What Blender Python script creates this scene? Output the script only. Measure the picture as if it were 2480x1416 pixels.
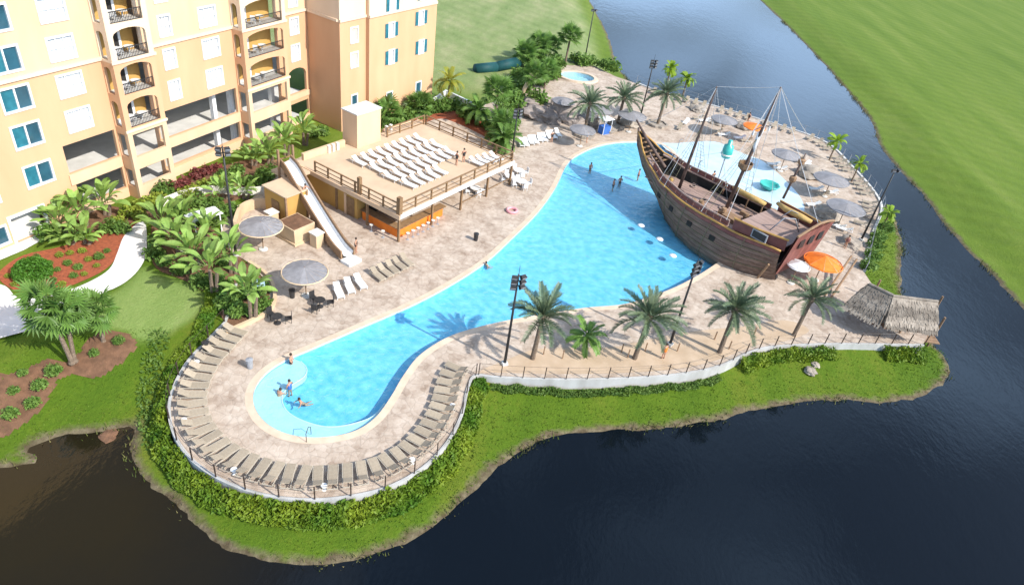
import bpy, bmesh, math, random
import numpy as np
from mathutils import Vector, Matrix, noise
from mathutils.geometry import tessellate_polygon
for o in list(bpy.data.objects): bpy.data.objects.remove(o)
random.seed(7)
SC = bpy.context.scene; COL = SC.collection
PI = math.pi
# ------------------------------------------------------------------ camera
CAM_H, FPX = 36.0, 1653.0                       # flying height (m), focal length in photo pixels (24 mm lens)
_vp = np.array([881-1240, 3030-708.0])          # nadir vanishing point of the vertical lines
_dn = np.array([_vp[0], -_vp[1], -FPX]); _dn /= np.linalg.norm(_dn)
_up = -_dn; _fw = np.array([0, 0, -1.0])
_Y = _fw-_up*(_fw@_up); _Y /= np.linalg.norm(_Y); _X = np.cross(_Y, _up)
ROT = np.array([_X, _Y, _up])
cam = bpy.data.cameras.new('camera'); cam.lens = 36*FPX/2480; cam.sensor_width = 36; cam.clip_end = 9000; cam.clip_start = .5
co = bpy.data.objects.new('camera', cam); COL.objects.link(co)
co.matrix_world = Matrix([list(ROT[0])+[0], list(ROT[1])+[0], list(ROT[2])+[CAM_H], [0, 0, 0, 1]])
SC.camera = co
# ------------------------------------------------------------------ sky, sun, exposure
SUN_EL, SUN_AZ = math.radians(40), math.radians(-27)
sd = Vector((math.cos(SUN_EL)*math.cos(SUN_AZ), math.cos(SUN_EL)*math.sin(SUN_AZ), math.sin(SUN_EL)))
w = bpy.data.worlds.new('World'); SC.world = w; w.use_nodes = True
nt = w.node_tree; bg = nt.nodes['Background']
sky = nt.nodes.new('ShaderNodeTexSky'); sky.sky_type = 'NISHITA'; sky.sun_disc = False
sky.sun_elevation = SUN_EL; sky.sun_rotation = math.atan2(sd.x, sd.y)
sky.dust_density = 2; sky.air_density = 1.2
# scattered cloud over the whole sky, tinted haze blue to brighten the lake's reflection
wt = nt.nodes.new('ShaderNodeTexCoord'); sx = nt.nodes.new('ShaderNodeSeparateXYZ'); nt.links.new(wt.outputs['Generated'], sx.inputs[0])
zz = nt.nodes.new('ShaderNodeMath'); zz.operation = 'MAXIMUM'; zz.inputs[1].default_value = .06; nt.links.new(sx.outputs[2], zz.inputs[0])
dv = nt.nodes.new('ShaderNodeVectorMath'); dv.operation = 'SCALE'; iv = nt.nodes.new('ShaderNodeMath'); iv.operation = 'DIVIDE'; iv.inputs[0].default_value = 1; nt.links.new(zz.outputs[0], iv.inputs[1])
nt.links.new(wt.outputs['Generated'], dv.inputs[0]); nt.links.new(iv.outputs[0], dv.inputs['Scale'])
cn = nt.nodes.new('ShaderNodeTexNoise'); cn.inputs['Scale'].default_value = .9; cn.inputs['Detail'].default_value = 7; cn.inputs['Roughness'].default_value = .55; nt.links.new(dv.outputs[0], cn.inputs['Vector'])
cr_ = nt.nodes.new('ShaderNodeValToRGB'); cr_.color_ramp.elements[0].position = .5; cr_.color_ramp.elements[1].position = .7; h1 = nt.nodes.new('ShaderNodeMath'); h1.operation = 'SUBTRACT'; h1.inputs[0].default_value = 1; nt.links.new(zz.outputs[0], h1.inputs[1])     # cover thickened towards the horizon so the far channel reflects brighter
h2 = nt.nodes.new('ShaderNodeMath'); h2.operation = 'POWER'; nt.links.new(h1.outputs[0], h2.inputs[0]); h2.inputs[1].default_value = 2.5
h3 = nt.nodes.new('ShaderNodeMath'); h3.operation = 'MULTIPLY_ADD'; nt.links.new(h2.outputs[0], h3.inputs[0]); h3.inputs[1].default_value = .27; nt.links.new(cn.outputs['Fac'], h3.inputs[2]); nt.links.new(h3.outputs[0], cr_.inputs[0])
cm = nt.nodes.new('ShaderNodeMix'); cm.data_type = 'RGBA'; nt.links.new(cr_.outputs[0], cm.inputs[0]); nt.links.new(sky.outputs[0], cm.inputs[6]); cm.inputs[7].default_value = (6.2, 9.2, 13.5, 1)
nt.links.new(cm.outputs[2], bg.inputs[0]); bg.inputs[1].default_value = .15
sl = bpy.data.lights.new('sun', 'SUN'); sl.energy = 5.0; sl.angle = math.radians(.53); sl.color = (1, .95, .87)
so = bpy.data.objects.new('sun', sl); COL.objects.link(so); so.rotation_euler = sd.to_track_quat('Z', 'Y').to_euler(); so.location = sd*200
vs = SC.view_settings; vs.view_transform = 'Standard'; vs.look = 'None'; vs.exposure = .34; vs.gamma = 1; vs.use_curve_mapping = False
SC.render.engine = 'CYCLES'; SC.cycles.max_bounces = 8; SC.cycles.transparent_max_bounces = 12
SC.cycles.caustics_reflective = False; SC.cycles.caustics_refractive = False

# ------------------------------------------------------------------ helpers
def gp(px, py, z=0.0):
    """photo pixel -> surveyed world point on the level z"""
    r = ROT@np.array([px-1240, -(py-708), -FPX]); t = (z-CAM_H)/r[2]
    return Vector((r[0]*t, r[1]*t, z))
def G(pts, z=0.0): return [gp(x, y, z) for x, y in pts]
def catmull(P, n=6, closed=True):
    out = []; N = len(P)
    for i in range(N if closed else N-1):
        if closed: a, b, c, d = P[i-1], P[i], P[(i+1) % N], P[(i+2) % N]
        else: a, b, c, d = P[max(i-1, 0)], P[i], P[i+1], P[min(i+2, N-1)]
        for k in range(n):
            t = k/n
            out.append(.5*((2*b)+(c-a)*t+(2*a-5*b+4*c-d)*t*t+(3*b-a-3*c+d)*t**3))
    if not closed: out.append(P[-1].copy())
    return out
def resample(P, step, closed=False):
    Q = P+[P[0]] if closed else P
    L = [0]
    for a, b in zip(Q, Q[1:]): L.append(L[-1]+(b-a).length)
    n = max(2, round(L[-1]/step)); out = []; j = 0
    for i in range(n+1):
        s = L[-1]*i/n
        while j < len(L)-2 and L[j+1] < s: j += 1
        f = (s-L[j])/max(1e-9, L[j+1]-L[j]); out.append(Q[j].lerp(Q[j+1], f))
    return out[:-1] if closed else out
def sdf(X, Y, poly):
    """signed distance (+ inside) of points to a polygon"""
    P = np.array([(p[0], p[1]) for p in poly]); D = np.full(X.shape, 1e18); I = np.zeros(X.shape, bool)
    for i in range(len(P)):
        a, b = P[i-1], P[i]; e = b-a; wx, wy = X-a[0], Y-a[1]
        t = np.clip((wx*e[0]+wy*e[1])/max(e@e, 1e-12), 0, 1)
        D = np.minimum(D, (wx-e[0]*t)**2+(wy-e[1]*t)**2)
        c = ((a[1] > Y) != (b[1] > Y))
        with np.errstate(divide='ignore', invalid='ignore'):
            I ^= c & (X < (b[0]-a[0])*(Y-a[1])/(b[1]-a[1] if b[1] != a[1] else 1e-12)+a[0])
    return np.where(I, 1, -1)*np.sqrt(D)
def inside(p, poly): return float(sdf(np.array([p[0]]), np.array([p[1]]), poly)[0])

class MB:
    def __init__(s): s.v = []; s.f = []
    def quad(s, *p):
        n = len(s.v); s.v += [tuple(q) for q in p]; s.f.append(tuple(range(n, n+len(p)))); return s
    def box(s, c, d, rz=0, taper=1.0):
        x, y, z = d[0]/2, d[1]/2, d[2]/2; n = len(s.v); ca, sa = math.cos(rz), math.sin(rz)
        for k, (i, j, l) in enumerate([(-1,-1,-1),(1,-1,-1),(1,1,-1),(-1,1,-1),(-1,-1,1),(1,-1,1),(1,1,1),(-1,1,1)]):
            t = taper if l > 0 else 1; a, b = i*x*t, j*y*t
            s.v.append((c[0]+a*ca-b*sa, c[1]+a*sa+b*ca, c[2]+l*z))
        s.f += [tuple(n+i for i in q) for q in [(0,3,2,1),(4,5,6,7),(0,1,5,4),(1,2,6,5),(2,3,7,6),(3,0,4,7)]]; return s
    def tube(s, path, radii, n=6, cap=True, flat=1.0):
        path = [Vector(p) for p in path]
        if not hasattr(radii, '__len__'): radii = [radii]*len(path)
        base = len(s.v); ref = None
        for i, p in enumerate(path):
            t = (path[min(i+1, len(path)-1)]-path[max(i-1, 0)]).normalized()
            if ref is None:
                ref = Vector((0, 0, 1)) if abs(t.z) < .9 else Vector((1, 0, 0))
            a = t.cross(ref).normalized(); b = a.cross(t).normalized(); ref = b
            for k in range(n):
                an = 2*PI*k/n; q = p+a*math.cos(an)*radii[i]+b*math.sin(an)*radii[i]*flat; s.v.append(tuple(q))
        for i in range(len(path)-1):
            for k in range(n):
                s.f.append((base+i*n+k, base+i*n+(k+1) % n, base+(i+1)*n+(k+1) % n, base+(i+1)*n+k))
        if cap:
            s.f.append(tuple(base+k for k in reversed(range(n)))); s.f.append(tuple(base+(len(path)-1)*n+k for k in range(n)))
        return s
    def bar(s, a, b, w, h):
        a, b = Vector(a), Vector(b); t = (b-a).normalized(); up = Vector((0, 0, 1)) if abs(t.z) < .95 else Vector((1, 0, 0))
        x = t.cross(up).normalized()*w/2; y = x.cross(t).normalized()*h/2; n = len(s.v)
        for p in (a, b):
            for q in (-x-y, x-y, x+y, -x+y): s.v.append(tuple(p+q))
        s.f += [tuple(n+i for i in q) for q in [(0,1,2,3),(7,6,5,4),(0,4,5,1),(1,5,6,2),(2,6,7,3),(3,7,4,0)]]; return s
    def lathe(s, prof, n=12, c=(0, 0, 0), wob=None):
        base = len(s.v)
        for i, (r, z) in enumerate(prof):
            for k in range(n):
                a = 2*PI*k/n; rr = r*(wob(k, i) if wob else 1); s.v.append((c[0]+rr*math.cos(a), c[1]+rr*math.sin(a), c[2]+z))
        for i in range(len(prof)-1):
            for k in range(n): s.f.append((base+i*n+k, base+i*n+(k+1) % n, base+(i+1)*n+(k+1) % n, base+(i+1)*n+k))
        return s
    def poly(s, outer, holes=(), z=None, flip=False):
        L = [[Vector(p) for p in outer]]+[[Vector(p) for p in h] for h in holes]
        n = len(s.v); flat = [p for l in L for p in l]
        s.v += [tuple(p if z is None else (p.x, p.y, z)) for p in flat]
        for t in tessellate_polygon([[Vector((p.x, p.y, 0)) for p in l] for l in L]):
            a, b, c = (flat[i] for i in t); up = (b-a).to_2d().cross((c-a).to_2d()) > 0
            s.f.append(tuple(n+i for i in (t if up != flip else reversed(t))))
        return s
    def wall(s, path, z0, z1, closed=False, th=0):
        """vertical strip along a path, optionally with thickness to its left"""
        P = list(path)+([path[0]] if closed else []); n = len(P)
        def zz(z, p): return z(p) if callable(z) else z
        if not th:
            for a, b in zip(P, P[1:]): s.quad((a[0], a[1], zz(z0, a)), (b[0], b[1], zz(z0, b)), (b[0], b[1], zz(z1, b)), (a[0], a[1], zz(z1, a)))
            return s
        base = len(s.v)
        for i, p in enumerate(P):
            t = (Vector(P[min(i+1, n-1)][:2])-Vector(P[max(i-1, 0)][:2])) if not closed else (Vector(P[(i+1) % (n-1)][:2])-Vector(P[(i-1) % (n-1)][:2]))
            t = t.normalized(); nx, ny = -t.y*th, t.x*th
            s.v += [(p[0], p[1], zz(z0, p)), (p[0], p[1], zz(z1, p)), (p[0]+nx, p[1]+ny, zz(z1, p)), (p[0]+nx, p[1]+ny, zz(z0, p))]
        for i in range(n-1):
            for k in range(4): s.f.append((base+4*i+k, base+4*i+(k+1) % 4, base+4*i+4+(k+1) % 4, base+4*i+4+k))
        if not closed:
            s.f.append((base, base+1, base+2, base+3)); b = base+4*(n-1); s.f.append((b+3, b+2, b+1, b))
        return s
    def mesh(s, name='m', smooth=False):
        me = bpy.data.meshes.new(name); me.from_pydata(s.v, [], s.f); me.update()
        if smooth: me.polygons.foreach_set('use_smooth', [True]*len(me.polygons))
        return me
    def build(s, name, m, parent=None, smooth=False, fix=False):
        me = s.mesh(name, smooth)
        if fix:
            b = bmesh.new(); b.from_mesh(me); bmesh.ops.recalc_face_normals(b, faces=b.faces); b.to_mesh(me); b.free()
        return link(name, me, m, parent)
def link(name, me, m=None, parent=None, loc=None, rot=None, sc=None):
    o = bpy.data.objects.new(name, me); COL.objects.link(o)
    if m is not None and me is not None and not me.materials: me.materials.append(m)
    if parent is not None: o.parent = parent
    if loc is not None: o.location = loc
    if rot is not None: o.rotation_euler = rot
    if sc is not None: o.scale = (sc, sc, sc) if not hasattr(sc, '__len__') else sc
    return o
def tag(o, label=None, cat=None, group=None, kind=None):
    if label: o['label'] = label
    if cat: o['category'] = cat
    if group: o['group'] = group
    if kind: o['kind'] = kind
    return o
def thing(name, label, cat, loc=(0, 0, 0), rz=0, group=None, sc=None):
    o = bpy.data.objects.new(name, None); COL.objects.link(o); o.empty_display_size = .2
    o.location = loc; o.rotation_euler = (0, 0, rz)
    if sc is not None: o.scale = (sc, sc, sc)
    return tag(o, label, cat, group)
def copy_tree(o, parent=None):
    c = o.copy(); COL.objects.link(c); c.parent = parent
    for ch in o.children: copy_tree(ch, c)
    return c

# ------------------------------------------------------------------ materials
def mat(name, c1, c2=None, rough=.7, scale=2.0, detail=4, bump=0.0, bscale=None, spec=.3, metal=0, coord='Object', obj_var=0.0, trans=0.0, stretch=None, lo=.35, hi=.65):
    m = bpy.data.materials.new(name); m.use_nodes = True; t = m.node_tree; N = t.nodes; L = t.links
    b = N['Principled BSDF']; b.inputs['Roughness'].default_value = rough; b.inputs['Metallic'].default_value = metal
    b.inputs['Specular IOR Level'].default_value = spec
    tc = N.new('ShaderNodeTexCoord'); src = tc.outputs['Object']
    if coord == 'World': src = N.new('ShaderNodeNewGeometry').outputs['Position']
    if stretch:
        mp = N.new('ShaderNodeMapping'); mp.inputs['Scale'].default_value = stretch; L.new(src, mp.inputs[0]); src = mp.outputs[0]
    nz = N.new('ShaderNodeTexNoise'); nz.inputs['Scale'].default_value = scale; nz.inputs['Detail'].default_value = detail; L.new(src, nz.inputs['Vector'])
    cr = N.new('ShaderNodeValToRGB'); c2 = c2 or tuple(x*.8 for x in c1)
    cr.color_ramp.elements[0].position = lo; cr.color_ramp.elements[1].position = hi
    cr.color_ramp.elements[0].color = (*c1, 1); cr.color_ramp.elements[1].color = (*c2, 1)
    L.new(nz.outputs['Fac'], cr.inputs[0]); col = cr.outputs[0]
    if obj_var:
        oi = N.new('ShaderNodeObjectInfo'); hs = N.new('ShaderNodeHueSaturation'); ma = N.new('ShaderNodeMapRange')
        ma.inputs['To Min'].default_value = 1-obj_var; ma.inputs['To Max'].default_value = 1+obj_var
        L.new(oi.outputs['Random'], ma.inputs[0]); L.new(ma.outputs[0], hs.inputs['Value']); L.new(col, hs.inputs['Color']); col = hs.outputs[0]
    L.new(col, b.inputs['Base Color'])
    if bump:
        n2 = N.new('ShaderNodeTexNoise'); n2.inputs['Scale'].default_value = bscale or scale*4; n2.inputs['Detail'].default_value = 5; L.new(src, n2.inputs['Vector'])
        bp = N.new('ShaderNodeBump'); bp.inputs['Strength'].default_value = bump; bp.inputs['Distance'].default_value = .05
        L.new(n2.outputs['Fac'], bp.inputs['Height']); L.new(bp.outputs[0], b.inputs['Normal'])
    if trans:
        tr = N.new('ShaderNodeBsdfTranslucent'); L.new(col, tr.inputs['Color']); mx = N.new('ShaderNodeMixShader'); mx.inputs[0].default_value = trans
        L.new(b.outputs[0], mx.inputs[1]); L.new(tr.outputs[0], mx.inputs[2]); L.new(mx.outputs[0], N['Material Output'].inputs[0])
    return m
M = {}
M['white'] = mat('white_paint', (.72, .73, .73), (.64, .65, .65), .5, 3)
M['offwhite'] = mat('off_white', (.72, .69, .62), (.64, .61, .54), .6, 3)
M['wallw'] = mat('weathered_white_wall', (.46, .455, .44), (.32, .31, .29), .8, .9, detail=8, bump=.2, coord='World', stretch=(1, 1, .35), lo=.4, hi=.75)
M['conc'] = mat('concrete', (.62, .61, .58), (.52, .51, .48), .85, .8, bump=.15, coord='World')
M['path'] = mat('pale_concrete', (.68, .67, .65), (.60, .59, .57), .85, .6, bump=.15, coord='World')
M['peach'] = mat('peach_stucco', (.63, .385, .225), (.56, .325, .18), .85, .45, detail=9, bump=.2, bscale=20, stretch=(1, 1, .3), lo=.3, hi=.8)
M['cream'] = mat('cream_stucco', (.67, .48, .315), (.59, .40, .245), .85, .45, detail=9, bump=.2, bscale=20, stretch=(1, 1, .3), lo=.3, hi=.8)
M['pale'] = mat('pale_stucco', (.73, .58, .43), (.66, .51, .36), .85, .45, detail=9, bump=.2, bscale=20, stretch=(1, 1, .3), lo=.3, hi=.8)
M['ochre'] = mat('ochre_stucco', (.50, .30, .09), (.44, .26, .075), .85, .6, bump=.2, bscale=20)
M['teal'] = mat('teal_shutter', (.03, .17, .22), (.02, .12, .16), .35, 2)
M['glass'] = mat('window_glass', (.03, .10, .14), (.02, .07, .1), .06, 1, spec=.6)
M['blind'] = mat('white_blind', (.7, .71, .72), (.6, .62, .65), .4, 6, stretch=(8, 1, .3))
M['dark'] = mat('dark_interior', (.02, .018, .016), (.03, .027, .024), .8, 2)
M['iron'] = mat('dark_iron', (.025, .025, .028), (.04, .038, .036), .45, 5)
M['bronze'] = mat('bronze_post', (.07, .045, .035), (.05, .035, .028), .5, 5)
M['grey'] = mat('grey_metal', (.32, .33, .35), (.25, .26, .28), .45, 4)
M['wood'] = mat('weathered_wood', (.30, .19, .11), (.20, .125, .075), .8, 3, bump=.3, stretch=(1, 1, 6), obj_var=.12)
M['rail'] = mat('brown_rail_wood', (.26, .16, .08), (.19, .115, .06), .7, 3, bump=.2)
M['roofdeck'] = mat('tan_roof_deck', (.56, .42, .29), (.48, .36, .25), .85, .5, bump=.2, bscale=12)
M['sling'] = mat('taupe_sling', (.36, .30, .22), (.305, .25, .185), .8, 6, obj_var=.12)
M['wsling'] = mat('white_sling', (.80, .80, .77), (.72, .72, .69), .6, 6, obj_var=.06)
M['lframe'] = mat('tan_frame', (.46, .41, .33), (.40, .35, .28), .6, 4)
M['canopy'] = mat('grey_canopy', (.25, .245, .255), (.20, .196, .205), .85, 3, bump=.3, obj_var=.1)
M['tan'] = mat('tan_stucco', (.60, .45, .29), (.53, .39, .25), .85, .8, bump=.2)
M['orange'] = mat('orange_canvas', (.80, .22, .03), (.70, .17, .02), .75, 2)
M['blue'] = mat('blue_canvas', (.05, .16, .5), (.04, .12, .4), .7, 2)
M['tealp'] = mat('turquoise_plastic', (.05, .42, .36), (.04, .34, .3), .3, 2, spec=.5)
M['dteal'] = mat('dark_teal_plastic', (.008, .065, .07), (.007, .05, .055), .65, 1, spec=.3)
M['rock'] = mat('brown_grey_rock', (.20, .165, .145), (.32, .27, .235), .9, 1.2, bump=.8, bscale=4, obj_var=.15)
M['rock2'] = mat('pale_rock', (.36, .31, .255), (.25, .215, .18), .9, 1.2, bump=.8, bscale=4, obj_var=.1)
M['mulch'] = mat('red_mulch', (.36, .10, .045), (.24, .07, .035), .95, 4, bump=1, bscale=25, coord='World')
M['bmulch'] = mat('brown_mulch', (.13, .07, .04), (.20, .105, .06), .95, 2, bump=1, bscale=20, coord='World')
M['sand'] = mat('buff_bed', (.42, .31, .21), (.50, .38, .27), .95, .7, bump=.6, bscale=15, coord='World')
M['trunk'] = mat('palm_trunk', (.23, .17, .12), (.13, .095, .07), .9, 5, bump=1, bscale=8, stretch=(1, 1, 3))
M['datefr'] = mat('date_palm_leaf', (.10, .148, .075), (.165, .215, .125), .45, 1, trans=.25, obj_var=.25, spec=.4)
M['greenfr'] = mat('green_palm_leaf', (.09, .19, .035), (.15, .26, .055), .45, 1, trans=.3, obj_var=.25)
M['limefr'] = mat('lime_palm_leaf', (.19, .31, .02), (.26, .38, .03), .5, 1, trans=.3, obj_var=.2)
M['yellfr'] = mat('yellow_palm_leaf', (.34, .30, .03), (.24, .28, .03), .5, 1, trans=.3, obj_var=.25)
M['bigleaf'] = mat('broad_leaf', (.16, .29, .05), (.27, .40, .095), .4, .8, trans=.3, obj_var=.3, spec=.45)
M['bush'] = mat('bush_leaf', (.085, .17, .028), (.16, .255, .05), .6, 1.2, trans=.25, obj_var=.15)
M['hedge'] = mat('hedge_leaf', (.07, .16, .012), (.20, .27, .02), .6, .5, trans=.25, coord='World')
M['redleaf'] = mat('red_leaf', (.24, .06, .055), (.15, .05, .04), .6, 1, trans=.25, obj_var=.15)
M['yelleaf'] = mat('yellow_green_leaf', (.26, .30, .04), (.18, .25, .03), .6, 1, trans=.25, obj_var=.15)
M['dome'] = mat('clipped_bush', (.05, .15, .012), (.08, .20, .02), .6, 2, trans=.2)
M['thatch'] = mat('grey_thatch', (.18, .15, .12), (.31, .265, .215), .95, 1.5, bump=.5, obj_var=.3)
M['skin'] = mat('skin', (.48, .26, .17), (.42, .22, .14), .5, 4)
M['hair'] = mat('dark_hair', (.03, .02, .015), (.04, .03, .02), .6, 4)
M['swim'] = mat('dark_swimsuit', (.03, .04, .08), (.05, .03, .03), .6, 4, obj_var=.5)
M['hull'] = mat('hull_plank', (.15, .093, .067), (.25, .165, .12), .65, 1.2, bump=.3, bscale=6, stretch=(.4, 3, 3), obj_var=.22)
M['hullred'] = mat('maroon_plank', (.22, .085, .07), (.16, .06, .05), .65, 1.2, bump=.3, bscale=6, obj_var=.15)
M['shipdeck'] = mat('ship_deck_plank', (.40, .28, .235), (.29, .205, .17), .8, 1, bump=.3, stretch=(.3, 3, 1), obj_var=.15)
M['gold'] = mat('gold_strake', (.50, .29, .085), (.42, .23, .06), .6, 2)
M['mast'] = mat('dark_mast', (.09, .06, .05), (.16, .11, .09), .7, 2)
M['rope'] = mat('pale_rope', (.55, .55, .55), (.45, .45, .45), .9, 5)
M['drope'] = mat('tarred_rope', (.20, .18, .10), (.15, .13, .08), .9, 5)
M['net'] = mat('faded_net', (.34, .255, .215), (.24, .18, .15), .95, 3)
M['canvas'] = mat('furled_canvas', (.50, .34, .13), (.40, .26, .09), .85, 2, bump=.6, bscale=5)
M['splash'] = mat('pale_blue_pad', (.50, .62, .67), (.42, .56, .62), .25, .5, spec=.5, coord='World')
M['shallow'] = mat('pale_pool_plaster', (.52, .70, .78), (.46, .66, .75), .6, 1, coord='World')
M['plaster'] = mat('blue_pool_plaster', (.115, .435, .67), (.245, .58, .77), .6, 1.3, detail=9, coord='World', lo=.32, hi=.68)  # strong light and dark mottle painted in for ripple light on the floor
# ------------------------------------------------------------------ outlines of the place
WZ = -1.5                                        # lake level
shore = catmull([Vector((-900, -300, WZ)), Vector((-120, 5, WZ)), Vector((-60, 20, WZ))]+G([(0,1130),(60,1085),(140,1058),(215,1048),(280,1040),(325,1034),(318,1062),(312,1100),(345,1160),(410,1215),(470,1278),(560,1338),(680,1368),(800,1366),(950,1330),(1055,1272),(1130,1202),(1205,1132),(1290,1078),(1400,1050),(1560,1040),(1720,1022),(1860,988),(2000,970),(2140,976),(2250,955),(2298,915),(2292,868),(2255,830),(2215,775),(2190,720),(2182,660),(2186,600),(2176,550),(2150,500)], WZ)
  +[gp(2138,470,0),gp(2070,402,0),gp(2005,340,0),gp(1900,303,0),gp(1800,271,0),gp(1700,238,0),gp(1600,212,0),gp(1530,178,0)]+G([(1492,150),(1478,100),(1455,50),(1430,0),(1390,-90)], WZ)
  +[Vector((-5, 320, WZ)), Vector((-60, 600, WZ)), Vector((-300, 2500, WZ)), Vector((-2500, 2500, WZ)), Vector((-2500, -300, WZ))], 5)
bank = catmull(G([(1790,-60),(1840,0),(1905,62),(1990,150),(2062,232),(2108,292),(2138,365),(2230,468),(2318,582),(2400,662),(2480,748)], WZ)
  +[Vector((60, 50, WZ)), Vector((78, 28, WZ)), Vector((120, 0, WZ)), Vector((260, -120, WZ)), Vector((2500, -300, WZ)), Vector((2500, 2500, WZ)), Vector((150, 2500, WZ)), Vector((90, 500, WZ))], 5)
rim_px = [(548,782),(505,826),(462,872),(428,930),(414,985),(424,1045),(462,1105),(530,1155),(620,1190),(720,1206),(820,1203),(930,1180),(1020,1132),(1082,1068),(1116,1000),(1130,940),(1150,908),(1210,912),(1350,917),(1500,915),(1640,905),(1740,885),(1812,852),(1872,838),(1990,832),(2110,832),(2235,834)]
rim = catmull(G(rim_px), 5, closed=False)
east = catmull(G([(2090,655),(2098,610),(2112,560),(2132,505),(2112,462),(2062,405),(2000,347),(1900,309),(1800,279),(1690,247),(1600,224),(1540,202)]), 5, closed=False)
deck_out = rim+G([(2246,815),(2200,765),(2128,712)])+east+G([(1490,185),(1440,160),(1370,158),(1320,172),(1290,215),(1225,240),(1165,255),(1120,285),(1060,275),(1000,290),(900,335),(760,365),(690,398),(655,440),(610,480),(555,508),(535,560),(560,610),(610,640),(652,690),(655,742),(630,768),(575,792)])
pool = catmull(G([(1520,344),(1455,352),(1402,374),(1372,400),(1345,455),(1302,515),(1240,577),(1180,632),(1100,685),(1000,738),(880,790),(760,842),(690,872),(640,907),(614,950),(622,997),(660,1035),(720,1056),(790,1058),(860,1043),(910,1010),(947,960),(978,908),(1020,857),(1095,812),(1200,782),(1320,760),(1420,745),(1520,735),(1620,702),(1690,667),(1745,632),(1800,600),(1775,540),(1720,485),(1670,430),(1640,385),(1600,350)]), 5)
splash = catmull(G([(1602,350),(1640,347),(1730,343),(1790,368),(1850,392),(1905,440),(1938,478),(1945,515),(1880,540),(1800,560),(1740,500),(1690,445),(1650,392)]), 5)
spa = [gp(1398, 188)+Vector((2.9*math.cos(a), 2.4*math.sin(a), 0)) for a in [2*PI*k/32 for k in range(32)]]
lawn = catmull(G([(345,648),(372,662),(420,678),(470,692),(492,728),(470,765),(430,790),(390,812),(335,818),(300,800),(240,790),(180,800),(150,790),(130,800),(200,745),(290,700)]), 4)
dark_lawn = None
# ------------------------------------------------------------------ terrain sheet
def axis(a, b, step, far):
    c = list(np.arange(a, b+step, step)); s = step; lo, hi = [], []
    x = a
    while x > -far: s *= 1.35; x -= s; lo.append(x)
    s = step; x = b
    while x < far: s *= 1.35; x += s; hi.append(x)
    return np.array(lo[::-1]+c+hi)
xs, ys = axis(-52, 78, .55, 3000), axis(14, 150, .55, 3000)
GX, GY = np.meshgrid(xs, ys)
dA, dB = sdf(GX, GY, shore), sdf(GX, GY, bank); dS = np.maximum(dA, dB)
deckd = sdf(GX, GY, deck_out)
def sst(a, b, x): t = np.clip((x-a)/(b-a), 0, 1); return t*t*(3-2*t)
wob = np.array([noise.noise(Vector((x*.35, y*.35, 3))) for x, y in zip(GX.ravel(), GY.ravel())]).reshape(GX.shape)
wob2 = np.array([noise.noise(Vector((x*1.1, y*1.1, 8))) for x, y in zip(GX.ravel(), GY.ravel())]).reshape(GX.shape)
dW = dS+.35*wob*sst(30, 0, np.abs(dS))+.18*wob2
def height(dw, ins):
    return np.where(dw > 0, WZ+.22*np.minimum(dw, .6)+1.3*sst(.2, 10, dw), WZ+.5*dw)
GZ = np.maximum(height(dW, None), -5)+.05*wob2*sst(0, 1, dW)
GZ = np.minimum(GZ, -.03)
GZ = np.where((deckd > .6) , -3.2, GZ)
ny, nx = GX.shape
idx = np.arange(nx*ny).reshape(ny, nx)
F = np.stack([idx[:-1, :-1], idx[:-1, 1:], idx[1:, 1:], idx[1:, :-1]], -1).reshape(-1, 4)
me = bpy.data.meshes.new('ground'); me.from_pydata(np.stack([GX.ravel(), GY.ravel(), GZ.ravel()], 1).tolist(), [], F.tolist())
me.polygons.foreach_set('use_smooth', [True]*len(me.polygons))
def attr(n, arr):
    a = me.attributes.new(n, 'FLOAT', 'POINT'); a.data.foreach_set('value', arr.ravel().astype(np.float32))
attr('shore', np.clip(dW, -3, 20))
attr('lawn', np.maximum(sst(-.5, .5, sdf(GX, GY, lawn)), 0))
attr('deep', sst(18, 4, np.hypot(np.maximum(0, np.abs(GX-8)-34), np.maximum(0, np.abs(GY-40)-18)))*sst(-1, 1, dA))  # darker, more saturated green around the deck, fading outward
attr('dry', sst(95, 110, GY)*sst(2, 6, dA))
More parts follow.
